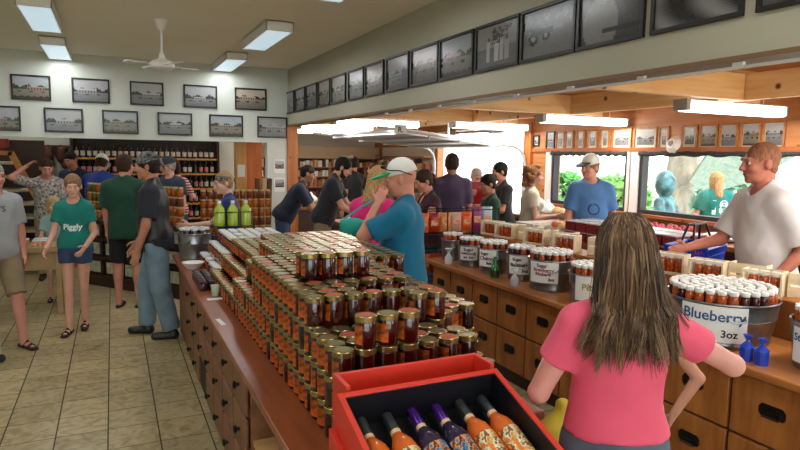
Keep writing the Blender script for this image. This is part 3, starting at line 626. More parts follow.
# ------------------------------------------------------------------ framed pictures
vcol = bpy.data.materials.new('picture_print'); vcol.use_nodes = True; nt = vcol.node_tree; at = nt.nodes.new('ShaderNodeAttribute'); at.attribute_name = 'Col'
nt.links.new(at.outputs['Color'], nt.nodes['Principled BSDF'].inputs['Base Color']); nt.nodes['Principled BSDF'].inputs['Roughness'].default_value = .22
def photo_mesh(w_, h_, seed, mode='bw', N=(36, 24), gain=.8):
    r = random.Random(seed); nx, ny = N; hor = r.uniform(.38, .5); tl = [hor + .05 + .16 * abs(math.sin(i * .23 + seed)) * r.uniform(.6, 1.1) for i in range(nx)]
    b0, b1 = sorted((r.uniform(.1, .4), r.uniform(.6, .95))); bh = r.uniform(.16, .24); warm = {'bw': (1, 1, 1), 'sepia': (1.1, 1, .86), 'color': (1, 1, 1)}[mode if mode in ('bw', 'sepia', 'color') else 'bw']
    vs = [((i / nx - .5) * w_, (j / ny - .5) * h_, 0) for j in range(ny + 1) for i in range(nx + 1)]; fs = []; cols = []
    for j in range(ny):
        for i in range(nx):
            a = j * (nx + 1) + i; fs.append((a, a + 1, a + nx + 2, a + nx + 1)); u, v = (i + .5) / nx, (j + .5) / ny; n = r.uniform(-.03, .03)
            if mode == 'people':
                g = .55 + n if v > .45 else .4 + n; c = (g, g, g * .95)
                for px, hh, sh in ((.3, .62, .75), (.5, .68, .8), (.62, .66, .72), (.75, .6, .65)):
                    if abs(u - px) < .045 and .12 < v < hh: c = (sh, sh, sh)
                    if abs(u - px) < .028 and hh <= v < hh + .1: c = (.3, .28, .26)
                if u > .4 and v > .55 and (u - .4) * 1.2 + .5 < v + .15 and c[0] > .3 and v < .9 and r.random() < .7: c = (.25, .25, .23)
            elif mode == 'portrait':
                g = .18 + n + .1 * v; c = (g, g, g); d = ((u - .35) / .3) ** 2 + ((v - .35) / .5) ** 2
                if d < 1: c = (.55 + n, .55 + n, .52 + n)
                if ((u - .38) / .12) ** 2 + ((v - .85) / .14) ** 2 < 1: c = (.7, .68, .64)
                if .15 < v < .25 and u > .4: c = (.08, .08, .08)
            elif mode == 'tractor':
                g = .42 + n if v > .62 else .3 + .2 * (1 - v) + n; c = (g, g, g * .97)
                if .62 < v < .78 + .08 * math.sin(i): c = (.14, .15, .13)
                for cx_, cy_, rr in ((.22, .4, .1), (.48, .42, .07)):
                    d = math.hypot((u - cx_), (v - cy_) * .7)
                    if d < rr: c = (.07, .07, .07) if d > rr * .5 else (.6, .6, .62)
                if .16 < u < .6 and .44 < v < .58: c = (.12, .16, .2)
                if .2 < u < .36 and .58 < v < .68: c = (.08, .08, .08)
                if .62 < u < .8 and .48 < v < .6: c = (.5, .5, .5)
            elif mode == 'swirl':
                g = .35 + .28 * math.sin(u * 9 + v * 4 + math.sin(v * 6)); c = (g, g, g)
            else:
                if v > tl[i]: g = .58 + .12 * v + n; c = (g * .96, g, g * 1.04) if mode == 'color' else (g, g, g)
                elif v > hor: g = .16 + 2.2 * n; c = (g, g * 1.2, g * .7) if mode == 'color' else (g, g, g)
                else: g = .42 - .2 * (hor - v) + n; c = (g * 1.05, g, g * .85) if mode == 'color' else (g, g, g)
                if b0 < u < b1 and hor - .09 < v < hor - .09 + bh:
                    g = .68 if v > hor - .09 + bh * .72 else (.2 if (i % 3 == 0 and v > hor - .05) else .5); c = (g * 1.0, g * .8, g * .7) if mode == 'color' else (g, g, g)
                if hor - .16 < v < hor - .1 and (i // 4 + seed) % 3 == 0: c = (.08, .08, .09)
                if v < .1 + .02 * math.sin(i) and mode == 'color': c = (.16, .11, .08)
            cols.append(tuple(max(0, min(1, c[k] * warm[k])) for k in range(3)))
    me = bpy.data.meshes.new('photo'); me.from_pydata(vs, [], fs); ca = me.color_attributes.new('Col', 'FLOAT_COLOR', 'CORNER')
    arr = np.ones((len(fs), 4, 4), np.float32); arr[:, :, :3] = ((np.array(cols, np.float32) ** 1.6) * gain)[:, None, :]; ca.data.foreach_set('color', arr.ravel()); me.materials.append(vcol); return me
black_frame = mat('black_frame', (.012, .011, .01), .35); gold_frame = knotty('oak_frame', rgb(188, 130, 74), rgb(160, 100, 52), 'z', knots=False); mat_card = mat('picture_mat', rgb(210, 204, 190), .7)
def picture(lbl, wall, c, w_, h_, seed, mode='bw', frame=None, fw=.022, mb=0., group=None, cat='picture'):
    """c: centre of the back of the picture on its wall; wall 'back' faces -y, 'right' faces -x"""
    t = bpy.data.objects.new('framed_picture', None); C.objects.link(t); t.empty_display_size = .05
    t.matrix_world = Matrix.Translation(c) @ ALONG[wall]; tag(t, lbl, cat, group)
    f = MB(); d = .022; W, Hh = w_ / 2, h_ / 2
    f.box(-W, -Hh, 0, W, -Hh + fw, d); f.box(-W, Hh - fw, 0, W, Hh, d); f.box(-W, -Hh + fw, 0, -W + fw, Hh - fw, d); f.box(W - fw, -Hh + fw, 0, W, Hh - fw, d)
    part('frame', f, frame or black_frame, t, bevel=.002)
    if mb: part('mount', MB().box(-W + fw, -Hh + fw, .001, W - fw, Hh - fw, .006), mat_card, t, label='pale card mount')
    iw, ih = w_ - 2 * fw - 2 * mb, h_ - 2 * fw - 2 * mb
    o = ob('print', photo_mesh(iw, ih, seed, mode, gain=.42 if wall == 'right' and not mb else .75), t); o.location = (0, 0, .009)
    b = MB().box(-iw / 2, -ih / 2, .0015, iw / 2, ih / 2, .0085); part('backing', b, mat_card, t)
    return t
ords = ['first', 'second', 'third', 'fourth', 'fifth', 'sixth', 'seventh', 'eighth', 'ninth', 'tenth', 'eleventh', 'twelfth', 'thirteenth', 'fourteenth', 'fifteenth']
top = [(-1.155, -.705), (-.46, 0), (.255, .695), (.965, 1.435), (1.69, 2.165)]
tl = ['color', 'bw', 'bw', 'bw', 'sepia']; dsc = ['brownish colour photo of a building', 'grey photo of a low building and lot', 'grey photo of a dark building row', 'grey photo of parked cars and trees', 'brown-toned photo of an empty yard']
for i, (a, b_) in enumerate(top): picture('black-framed %s, %s from left, top row, back wall' % (dsc[i], ords[i]), 'back', ((a + b_) / 2, YB - .001, 2.625), b_ - a, .325, 11 + i, tl[i])
bot = [(-1.5, -1.065), (-.8, -.34), (-.105, .35), (.605, 1.075), (1.315, 1.805), (2.02, 2.485)]
tl = ['color', 'bw', 'color', 'bw', 'color', 'bw']; dsc = ['colour photo cut by the left edge', 'pale grey photo of a house', 'colour photo of a red-walled building', 'grey photo of a long building', 'bluish photo of white cars', 'bluish photo of a field']
for i, (a, b_) in enumerate(bot): picture('black-framed %s, %s from left, lower row, back wall' % (dsc[i], ords[i]), 'back', ((a + b_) / 2, YB - .001, 2.215), b_ - a, .32, 31 + i, tl[i])
hp = [(11.26, 10.72), (10.65, 10.04), (9.98, 9.38), (9.32, 8.74), (8.70, 8.06), (7.98, 7.39), (7.36, 6.75), (6.70, 6.07), (6.04, 5.40), (5.40, 4.75), (4.74, 4.07), (4.07, 3.41), (3.42, 2.80), (2.77, 2.15), (2.10, 1.5)]
md = ['bw', 'bw', 'bw', 'sepia', 'sepia', 'bw', 'sepia', 'bw', 'sepia', 'color', 'people', 'tractor', 'portrait', 'swirl', 'bw']
ds = ['small grey photo in the corner', 'grey photo', 'grey photo', 'brownish photo of a yard', 'brownish photo of a field', 'grey photo of a road', 'brownish photo of trees', 'grey photo of a house', 'brownish photo of a barn', 'faded colour photo of trees over a hut', 'photo of men standing before a haystack', 'photo of an old tractor in a field', 'photo of a seated figure in white', 'photo of blurred grey shapes', 'photo cut by the top edge']
for i, (a, b_) in enumerate(hp):
    s_ = 2.5 / 2.98; picture('black-framed %s, %s from far end, header wall' % (ds[i], ords[i]), 'right', (XH - .001, (a + b_) / 2 * s_, 1.8 + .945 * s_), (a - b_) * s_ * .965, .40 * s_, 60 + i, md[i])
# certificates on the wood wall
cert = [(547, 551), (557, 565), (566, 574), (577, 585), (588, 598), (601, 610), (613, 632), (635, 657), (659, 669), (682, 698), (700, 718), (720, 738), (741, 761), (763, 785), (788, 810)]
CERT = [(7.77, 7.63), (7.46, 7.27), (7.23, 7.05), (7.03, 6.86), (6.79, 6.63), (6.57, 6.38), (6.32, 6.16), (6.1, 5.78), (5.73, 5.38), (5.35, 5.2), (5.02, 4.81), (4.78, 4.56), (4.53, 4.32), (4.28, 4.07), (4.04, 3.82)]
for i, (a, b_) in enumerate(CERT):
    bl = i < 2; picture('%s framed %s, wood wall, %s from garage opening' % ('black' if bl else 'light wood', ['small dark picture', 'small certificate', 'small certificate', 'small certificate', 'dark certificate', 'small certificate', 'wide certificate', 'wide certificate', 'small certificate beside the fan', 'pale certificate', 'pale certificate', 'green-toned photo', 'dark photo', 'round-motif photo', 'photo'][i], ords[i]),
        'right', (XR - .001, (a + b_) / 2, 2.07), (a - b_) * 1.04, .27 if i else .17, 90 + i, 'bw' if i not in (11, 13) else 'color', black_frame if bl else gold_frame, .02, .03 if 2 <= i <= 10 else .008)
# papers on the wall column
for i, (z, l) in enumerate(((1.62, 'upper of two notices taped to the narrow white wall by the pine post'), (1.33, 'lower of two notices taped to the narrow white wall by the pine post'))):
    t = thing('notice', l, 'notice', (2.36, YB - .001, z)); part('sheet', MB().cbox((0, -.002, 0), (.17, .003, .22)), paper_m, t); o = ob('print', photo_mesh(.14, .12, 5 + i, 'color', (12, 8)), t); o.matrix_local = ALONG['back']; o.location = (0, -.005, .02)
t = thing('notice', 'small white notice on the pine upright beyond the back opening', 'notice', (1.93, 10.2484, 1.52)); part('sheet', MB().cbox((0, 0, 0), (.12, .003, .2)), paper_m, t)
# wall fan
t = thing('wall_fan', 'small white fan fixed to the wood wall between the certificates', 'fan', (5.86, 5.02, 1.98)); 
Tm = Matrix.Rotation(-PI / 2 + .3, 4, 'Y')
part('cage', MB().lathe([(.0, .05), (.06, .045), (.1, .0), (.06, -.045), (.0, -.05)], 20, T=Tm), white_p, t); part('hub', MB().lathe([(0, .065), (.03, .06), (.035, .04)], 16, T=Tm), mat('grey_hub', (.3, .3, .32), .4), t)
part('bracket', MB().tube([(0, 0, 0), (.06, .04, -.07), (.125, .08, -.09)], .022, 8), white_p, t)
# ------------------------------------------------------------------ middle counter
ZT = .81
t = thing('counter', 'long reddish wooden counter with small knobbed drawers under the jar stack', 'counter', (1.05, 3.8, 0))
c = MB(); c.box(-.52, -2.7, .06, .43, 2.4, ZT - .035)
body = MB(); X0, X1 = -.52, .43
body.box(X0 + .02, -1.03, .06, X1, 2.4, ZT - .035)                      # closed part with drawers
body.box(X0 + .5, -1.95, .06, X1, -1.03, ZT - .035); body.box(X0 + .5, -2.7, .06, .06, -1.95, ZT - .035)                      # open part: back
for yy in (-2.7, -2.05, -1.62): body.box(X0 + .02, yy, 0, X0 + .5, yy + .05, ZT - .035)
body.box(X0 + .02, -2.7, .04, X0 + .5, -1.03, .09); body.box(X0 + .04, 2.36, 0, X1, 2.4, .06); body.box(X0 + .06, -1.95, 0, X1 - .04, 2.36, .06)
part('carcass', body, cherry_front, t, bevel=.004)
part('shelf', MB().box(X0 + .03, -2.65, .42, X0 + .5, -1.03, .445), pine_plain, t, label='pale shelf in the open bay')
tp = MB(); tp.prism([(-.55, -2.75), (.09, -2.75), (.09, -1.98), (.46, -1.98), (.46, 2.45), (-.55, 2.45)], ZT - .035, ZT); part('countertop', tp, cherry, t, bevel=.006)
kn = MB(); kn.lathe([(.009, 0), (.009, .012), (.02, .018), (.021, .026), (.012, .032), (0, .033)], 12, T=Matrix.Rotation(-PI / 2, 4, 'Y')); knm = kn.mesh('knob', black_iron)
dm = MB().box(-.014, -.165, -.105, 0, .165, .105).mesh('drawer', cherry_front, False)
for r_, zz in enumerate((.665, .435, .205)):
    for k in range(7):
        yy = 2.95 + .355 * k
        if r_ == 2 and k == 4: continue
        d = ob('drawer', dm, t, bevel=.004); d.location = (X0 + .012, yy - 3.8, zz); q = ob('knob', knm, d); q.location = (-.014, 0, 0)
part('recess_shade', MB().box(X0 + .004, 4.37 - 3.8 - .165, .1, X0 + .022, 4.37 - 3.8 + .165, .31), darker, t, label='black panel painted as the shade of an empty drawer opening')  # flat black panel on the carcass, the opening's shade put into its colour
# ------------------------------------------------------------------ jars of the big stack
jam = mat('dark_preserve', (.075, .005, .003), .08, noise=.5, nscale=14, coat=.6, trans=.35); jam2 = mat('black_preserve', (.018, .003, .003), .1, coat=.6)
gold = mat('gold_lid', rgb(170, 152, 100), .24, metal=.9, noise=.15, nscale=40); redlid = mat('red_lid_print', rgb(190, 34, 22), .4, noise=.3, col2=rgb(170, 90, 60), nscale=60); lid_silver = mat('pale_gold_lid', rgb(166, 154, 112), .28, metal=.8, noise=.2, nscale=60)
orange_label = mat('orange_label', rgb(206, 96, 18), .5, noise=.5, col2=rgb(96, 40, 12), nscale=34, stretch=(1, 1, 1.6))
JD, JH = .04, .113
def jarmesh(jm):
    return MB().lathe([(.030, 0), (.034, .002), (.0365, .010), (.0372, .03), (.0372, .085), (.0345, .094)], 18).mesh('glass', jm)
def lidmesh(top):
    return MB().lathe([(.0378, .091), (.0392, .0925), (.0392, .110), (.037, .1125), (.030, .1125), (.0, .1115)], 18, mis=[0, 0, 0, 0, 1]).mesh('lid', [gold, top])
labm = MB().lathe([(.0378, .016), (.0378, .080)], 9, a0=-PI / 4.2, a1=PI / 4.2).mesh('label', orange_label)
jar_g = [jarmesh(jam), jarmesh(jam2)]; jar_l = [lidmesh(redlid), lidmesh(lid_silver)]
def solid_join(parts_):
    """parts_: (mesh, matrix) list joined as one mesh object"""
    vs = []; fs = []; mi = []; mats_ = []; o = 0
    for me, Mx in parts_:
        n = len(me.vertices); co = np.empty(n * 3); me.vertices.foreach_get('co', co); co = co.reshape(-1, 3); A = np.array(Mx); co = co @ A[:3, :3].T + A[:3, 3]; vs.append(co)
        mm = []
        for m in me.materials:
            if m not in mats_: mats_.append(m)
            mm.append(mats_.index(m))
        for p in me.polygons: fs.append([v + o for v in p.vertices]); mi.append(mm[p.material_index])
        o += n
    me = bpy.data.meshes.new('j'); me.from_pydata(np.concatenate(vs).tolist(), [], fs)
    for m in mats_: me.materials.append(m)
    me.polygons.foreach_set('material_index', mi); me.polygons.foreach_set('use_smooth', [True] * len(fs)); me.set_sharp_from_angle(angle=.66); return me
rj = random.Random(5)
PX, PY = .0815, .0815
def nl(i, j):
    """number of layers at column i (x), row j (y)"""
    y = 1.87 + PY * j
    wmax = 6 + max(0, min(5, (y - 1.85) / .85 * 4))
    if i > wmax + 1 or i > 9: return 0
    n = 3 if j < 4 else 4
    if i > wmax: n = 2
    elif i > wmax - 1.2 and j >= 2: n -= 1
    if j == 0 and i in (1, 2, 3): n = 4
    if j == 1 and i in (0,): n = 3
    if j in (3,) and i in (5, 6): n = 4
    if j == 8 and i in (1, 2, 4): n = 5
    if j == 8 and i in (3,): n = 5
    if j == 9 and i in (1, 2): n = 5
    if 4 < j < 14 and i > 6 : n = 3
    if 4 < j < 7: n = min(n, 4 if i < 3 else 3)
    if j >= 17: n = min(n, 2 + i) if i < 3 else n
    if j >= 24: n = min(n, 1 + i) if i < 3 else n
    if j >= 28: n = min(n, 3)
    return n
NI, NJ = 13, 36
H_ = {(i, j): nl(i, j) for i in range(NI) for j in range(NJ)}
vis = []
for (i, j), n in H_.items():
    for l in range(n):
        if l == n - 1 or H_.get((i - 1, j), 0) <= l or H_.get((i, j - 1), 0) <= l or H_.get((i + 1, j), 0) <= l or H_.get((i, j + 1), 0) <= l:
            x = .682 + PX * i + (rj.random() - .5) * .002; y = 1.87 + PY * j + (rj.random() - .5) * .002; vis.append((math.hypot(x, y), x, y, l, i, j, n))
vis.sort()
LAY = ['bottom', 'second', 'third', 'fourth', 'top']
def jarlabel(x, y, l, i, j, n):
    if n == 5 and l == 4: return 'gold-lidded jar of dark red preserve standing alone on the highest layer of the stack', 'jars crowning the stack'
    if j == 0 and l == 3: return 'gold-lidded jar in the front trio raised over the front row of the big stack', 'front trio of jars'
    if i == 0: return 'dark preserve jar with orange label on the left face of the big stack, %s layer' % LAY[l], 'left face of the stack, %s layer' % LAY[l]
    band = 'nearest the red box' if j < 4 else 'midway back' if j < 16 else 'far back'
    return 'dark preserve jar inside the big stack, %s layer, %s' % (LAY[l], band), 'jars in the stack, %s layer, %s' % (LAY[l], band)
far_parts = []
for q, (d, x, y, l, i, j, n) in enumerate(vis):
    z = ZT + JH * l + .0003; red = rj.random() < (.3 if l == n - 1 else .2); gk = 0 if rj.random() < .72 else 1
    ang = PI + rj.uniform(-.3, .5) if rj.random() < .85 else rj.uniform(0, 6.28)
    if q < 300:
        lb, gp = jarlabel(x, y, l, i, j, n); o = thing('preserve_jar', lb, 'jar', (x, y, z), ang, gp)
        ob('glass', jar_g[gk], o); ob('lid', jar_l[0 if red else 1], o); ob('label', labm, o)
    else:
        Mx = Matrix.Translation((x, y, z)) @ Matrix.Rotation(ang, 4, 'Z'); far_parts += [(jar_g[gk], Mx), (jar_l[0 if red else 1], Mx), (labm, Mx)]
tag(ob('preserve_jars', solid_join(far_parts)), 'mass of gold-lidded preserve jars at the far side of the big stack', 'jars', kind='stuff')
# ------------------------------------------------------------------ small bottles with white lids
wl = mat('white_lid', (.7, .71, .7), .35); amber = mat('amber_syrup', rgb(206, 98, 30), .15, noise=.5, col2=rgb(140, 46, 14), nscale=60, coat=.5); berry = mat('berry_syrup', rgb(66, 22, 22), .15, coat=.5); purple_j = mat('purple_jelly', rgb(60, 26, 40), .15, coat=.5)
lab_cream = mat('cream_label', rgb(214, 190, 150), .6, noise=.3, nscale=60)
def smallbottle(cm, r=.022, h=.095, lab=None):
    m = MB(); m.lathe([(r * .9, 0), (r, .004), (r, h * .66), (r * .86, h * .76), (r * .8, h * .8)], 12, mi=0); m.lathe([(r * .95, h * .78), (r * .98, h * .8), (r * .98, h * .97), (r * .9, h), (0, h)], 12, mi=1)
    if lab: m.lathe([(r * 1.02, h * .15), (r * 1.02, h * .6)], 8, mi=2, a0=-1.2 - PI / 2, a1=1.2 - PI / 2)
    return m.mesh('small_jar', [cm, wl, lab or wl])
SB = [smallbottle(amber), smallbottle(berry), smallbottle(amber, lab=orange_label)]
SJ = [smallbottle(purple_j, .03, .075), smallbottle(berry, .03, .075)]
dlid = mat('dark_lid', rgb(70, 50, 54), .3, metal=.4)
def darkjar():
    m = MB(); r, h = .029, .07; m.lathe([(r * .9, 0), (r, .004), (r, h * .7), (r * .86, h * .8)], 12, mi=0); m.lathe([(r * .95, h * .78), (r, h * .8), (r, h * .97), (r * .9, h), (0, h)], 12, mi=1); return m.mesh('jelly_jar', [purple_j, dlid])
DJ = darkjar()
WJ = [smallbottle(jam2, .036, .1, lab=orange_label), smallbottle(jam, .036, .1, lab=orange_label)]
def tub(lbl, x, y, r, h, fill, z=ZT, n=None, glabel='', sign=None, seed=0, squash=1., kinds=SB, jr=.0235, jz=-.03):
    t = thing('tin_tub', lbl, 'tub', (x, y, z)); m = MB(); r0 = r * .86
    m.lathe([(0, .004), (r0, .004), (r0, 0), (r0 + .004, .012), (r0 * 1.03, .02), (r0 * 1.02, .028), (r * .955, h * .6), (r * .97, h * .62), (r * .962, h * .64), (r - .003, h - .01), (r + .005, h - .004), (r + .003, h + .004), (r - .006, h), (r0 - .006, .02), (0, .02)], 40, closed=False)
    part('bucket', m, tin, t)
    for sx in (-1, 1):
        p = MB(); pts = [(sx * (r + .0), -.045, h * .72), (sx * (r + .03), -.04, h * .7), (sx * (r + .035), 0, h * .66), (sx * (r + .03), .04, h * .7), (sx * r, .045, h * .72)]; T_ = Matrix.Rotation(.9, 4, 'Z')
        p.tube(pts, .005, 6, T=T_); part('handle', p, tin, t)
    part('packing', MB().lathe([(0, h + jz - .004), (r - .012, h + jz - .004), (r - .012, h + jz)], 24), dark_wood, t, label='dark filling under the bottles')
    rr = random.Random(seed + 50); pts = []; ring = r - jr - .012
    while ring > 0:
        k = max(1, int(2 * PI * ring / (jr * 2.08)));
        for i in range(k): pts.append((ring * math.cos(2 * PI * i / k + .2), ring * math.sin(2 * PI * i / k + .2)))
        ring -= jr * 2.05
    for i, (a, b) in enumerate(pts):
        o = ob('small_jar', rr.choice(kinds)); o.location = (x + a, y + b, z + h + jz + .0005); o.rotation_euler = (0, 0, 0.35); tag(o, 'white-lidded jar in %s' % glabel, 'jar', 'white-lidded jars in %s' % glabel)
    if sign:
        lines, col, ang, w_, hh, zz = sign; rr_ = r * .97 + .008
        m = MB(); m.lathe([(rr_, zz - hh / 2), (rr_ + .004, zz + hh / 2)], 10, a0=ang - w_ / 2 / r, a1=ang + w_ / 2 / r); s_ = part('sign', m, paper_m, t, label='white paper sign with writing')
        for (tx, sz, dz, dx, cm) in lines:
            a_ = ang + dx / r; o_ = Vector((math.cos(a_), math.sin(a_), 0)); tx_ = Vector((-math.sin(a_), math.cos(a_), 0))
            o2 = text('lettering', tx, sz, Matrix.Identity(4), cm, s_, .0004, bold=.0012)
            me = o2.data                                             # wrap the flat lettering round the tub
            for v in me.vertices:
                aa = a_ + v.co.x / r; q = rr_ + .0035 + v.co.z; v.co = Vector((q * math.cos(aa), q * math.sin(aa), zz + dz + v.co.y))
    return t
ink = mat('black_ink', (.015, .015, .02), .5); blue_ink = mat('blue_ink', rgb(36, 84, 140), .5); red_ink = mat('red_ink', rgb(150, 40, 40), .5); purple_ink = mat('purple_ink', rgb(92, 40, 96), .5); green_ink = mat('green_ink', rgb(150, 150, 30), .5)
A0 = math.radians(-128)
tub('dark tin tub of white-lidded jars nearest the snack bags', 2.95, 5.02, .11, .2, 1, glabel='the tub nearest the snack bags', seed=1)
tub('tin tub of amber jars with a small sign, second from the snack bags', 2.95, 4.68, .125, .2, 1, glabel='the second tub from the snack bags', seed=2, sign=([('Sugar', .04, .035, 0, purple_ink), ('Huckleberry', .026, 0, 0, ink), ('Jam  3oz', .024, -.035, 0, ink)], 0, A0 - .1, .16, .12, .13))
tub('tin tub with a cherry sign, left of the green bottle', 2.955, 4.33, .135, .215, 1, glabel='the cherry tub', seed=3, sign=([('Sugar', .034, .04, -.02, ink), ('Cherry', .045, 0, 0, purple_ink), ('3oz', .03, -.04, .02, ink)], 0, A0 - .35, .15, .14, .14))
tub('tin tub with a blackberry sign, right of the green bottle', 3.01, 4.0, .125, .215, 1, glabel='the blackberry tub', seed=4, sign=([('Sugar', .034, .045, -.02, ink), ('Blackberry', .036, 0, 0, ink), ('3oz', .034, -.045, .04, ink)], 0, A0 - .1, .18, .15, .135))
tub('wide tin tub with a strawberry rhubarb sign', 3.0, 3.62, .175, .235, 1, glabel='the strawberry rhubarb tub', seed=5, sign=([('Sugar', .036, .05, -.01, purple_ink), ('Strawberry', .034, .018, 0, red_ink), ('Rhubarb', .034, -.012, 0, red_ink), ('3oz', .03, -.05, .06, ink)], 0, A0 - .35, .22, .155, .15))
tub('tin tub with yellow-green lettering, half behind the woman in pink', 3.03, 3.2, .17, .2, 1, glabel='the yellow-lettered tub behind the woman in pink', seed=6, sign=([('Peach', .06, .01, 0, green_ink), ('3oz', .03, -.06, .0, ink)], 0, A0 - .1, .24, .17, .11))
tub('widest tin tub with a blueberry sign, right of the woman in pink', 3.07, 2.24, .288, .245, 1, glabel='the blueberry tub', seed=7, sign=([('Blueberry', .078, .04, 0, blue_ink), ('3oz', .055, -.05, .08, ink)], 0, math.radians(-150), .33, .19, .14), jr=.0265)
tub('tin tub cut off by the right edge of the photo', 3.1, 1.66, .18, .23, 1, glabel='the tub at the right edge of the photo', seed=8, sign=([('Strawberry', .05, .035, 0, blue_ink), ('12oz', .045, -.04, 0, ink)], 0, math.radians(-170), .24, .17, .125))
# ------------------------------------------------------------------ drawer counter on the right
yb = [5.1, 4.76, 4.38, 4.0, 3.62, 3.22, 2.8, 2.37, 1.94, 1.5, 1.06, .6, .14, -.3]
XF = 2.78
pm = MB()
pm.prism([(-.055, -.03), (.055, -.03), (.065, -.018), (.065, .012), (.05, .03), (-.05, .03), (-.065, .012), (-.065, -.018)], 0, .004); pm.box(-.035, -.022, .004, .035, -.006, .012)
for zz in (-.004, .008, .018): pm.box(-.038, zz, .004, .038, zz + .004, .009)
pm.tube([(-.042, -.024, .003), (-.038, -.028, .02), (.038, -.028, .02), (.042, -.024, .003)], .004, 6)
pull = pm.mesh('pull', black_iron)
for k in range(len(yb) - 1):
    y1, y0 = yb[k], yb[k + 1]; nm = ['nearest the snack bags', 'second from the snack bags', 'third from the snack bags', 'below the green bottle', 'below the strawberry rhubarb tub', 'left of the woman in pink', 'behind the woman in pink', 'right of the woman in pink', 'below the blue wrapped jars', 'at the right edge', 'beyond the right edge', 'further beyond the right edge', 'farthest right, out of view'][k]
    t = thing('drawer_cabinet', 'oak cabinet of two drawers with black pulls, %s' % nm, 'cabinet', (XF, (y0 + y1) / 2, 0), 0, None)
    w_ = (y1 - y0) / 2; part('carcass', MB().box(.02, -w_ + .001, .12, .86, w_ - .001, ZT - .04).box(.07, -w_ + .001, 0, .84, w_ - .001, .12, 1), [mat('carcass_wood', rgb(92, 54, 28), .5), dark_wood], t)
    for z0, z1 in ((.135, .435), (.45, .755)):
        d = part('drawer', MB().box(0, -w_ + .009, z0, .022, w_ - .009, z1), oak, t, bevel=.004)
        q = ob('pull', pull, d); q.matrix_local = Matrix.Translation((-.001, 0, (z0 + z1) / 2 + .02)) @ ALONG['right']
tp = MB(); tp.box(XF - .045, -.35, ZT - .04, XF + .9, 5.2, ZT); single('countertop', tp, oak_top, 'honey oak worktop carrying the row of tin tubs', 'countertop', bevel=.006)
rs = MB(); rs.box(3.375, .2, ZT + .001, 3.63, 5.18, ZT + .22); single('riser', rs, oak, 'low wooden riser shelf behind the tin tubs, under the little crates', 'shelf', bevel=.004)
# small wooden crates with three jars
crw = mat('crate_wood', rgb(240, 222, 188), .6, noise=.2, nscale=14, stretch=(.4, 3, 3))
def crate(lbl, x, y, z, rz, filled):
    W, D, Hc = .215, .115, .14; t = thing('small_crate', lbl, 'crate', (x, y, z), rz); p = MB()
    part('end_board', MB().box(-W / 2, -D / 2, 0, -W / 2 + .012, D / 2, Hc), crw, t, bevel=.001); part('end_board', MB().box(W / 2 - .012, -D / 2, 0, W / 2, D / 2, Hc), crw, t, bevel=.001)
    p = MB(); p.box(-W / 2 + .012, -D / 2, 0, W / 2 - .012, D / 2, .006)
    yb_ = D / 2 if filled else -D / 2
    p.box(-W / 2 + .012, yb_ - .003, .006, W / 2 - .012, yb_ + .003, Hc * .46) ; p.box(-W / 2 + .012, yb_ - .003, Hc * .54, W / 2 - .012, yb_ + .003, Hc); part('slat', p, crw, t)
    if filled:
        part('rail', MB().box(-W / 2 + .012, -D / 2 - .003, .0061, W / 2 - .012, -D / 2 + .003, .02), crw, t); part('rail', MB().box(-W / 2 + .012, -D / 2 - .003, Hc - .014, W / 2 - .012, -D / 2 + .003, Hc), crw, t)
        for k in (-1, 0, 1):
            q = ob('small_jar', SB[0]); q.location = Vector((x, y, z + .0065)) + Matrix.Rotation(rz, 3, 'Z') @ Vector((k * .058, 0, 0)); q.rotation_euler = (0, 0, rz); q.scale = (1.22, 1.22, 1.36); tag(q, 'amber jar in the %s' % lbl.replace('small ', '').replace(' of amber jars', ''), 'jar', 'amber jars in the %s' % lbl)
zr = ZT + .2202; f_ = math.radians(-72)
CR = [(3.435, 5.06, 1, 'small wooden crate of amber jars nearest the snack bags'), (3.435, 4.82, 1, 'second small crate of amber jars from the snack bags'), (3.555, 4.6, 0, 'slatted crate turned backward above the cherry tub'), (3.435, 4.36, 1, 'third small crate of amber jars, above the blackberry tub'),
      (3.555, 4.12, 0, 'slatted crate behind the crate above the blackberry tub'), (3.435, 3.96, 1, 'small crate of amber jars above the strawberry rhubarb tub'), (3.555, 3.66, 0, 'slatted crate just left of the pink woman\'s hair'), (3.435, 2.9, 1, 'small crate touching the right side of the pink woman\'s hair'), (3.435, 2.61, 1, 'crate of amber jars right of the pink woman, by the blue basket'),
      (3.575, 2.425, 0, 'slatted crate between the two crates of amber jars on the right'), (3.435, 2.24, 1, 'crate of amber jars in front of the man in white'), (3.56, 2.04, 0, 'slatted crate at the right edge of the photo')]
for x, y, fl, l in CR: crate(l, x, y, zr, f_, fl)
# green bottle and little glass bottle among the tubs
gg = mat('green_glass', rgb(20, 140, 60), .1, coat=.6, trans=.3)
t = thing('green_bottle', 'bright green bottle with a dark label between the cherry and blackberry tubs', 'bottle', (2.83, 4.12, ZT)); part('glass', MB().lathe([(.03, 0), (.036, .004), (.036, .085), (.03, .1), (.014, .13), (.011, .165), (.013, .168), (.013, .178), (0, .178)], 20), gg, t)
part('label', MB().lathe([(.0368, .015), (.0368, .07)], 20), mat('olive_label', rgb(60, 56, 20), .5, noise=.5, nscale=40), t)
t = thing('wrapped_jar', 'small jar wrapped in clear film with a gathered top, by the strawberry rhubarb tub', 'jar', (2.80, 3.80, ZT)); part('jar', MB().lathe([(.03, 0), (.034, .005), (.034, .05), (.026, .06), (0, .06)], 16), mat('red_preserve', rgb(140, 50, 40), .2), t); part('wrap', MB().lathe([(.036, .0), (.037, .055), (.026, .07), (.009, .1), (.024, .135), (.03, .14)], 12, closed=False), mat('clear_film', (.75, .8, .85), .12, alpha=.45), t)
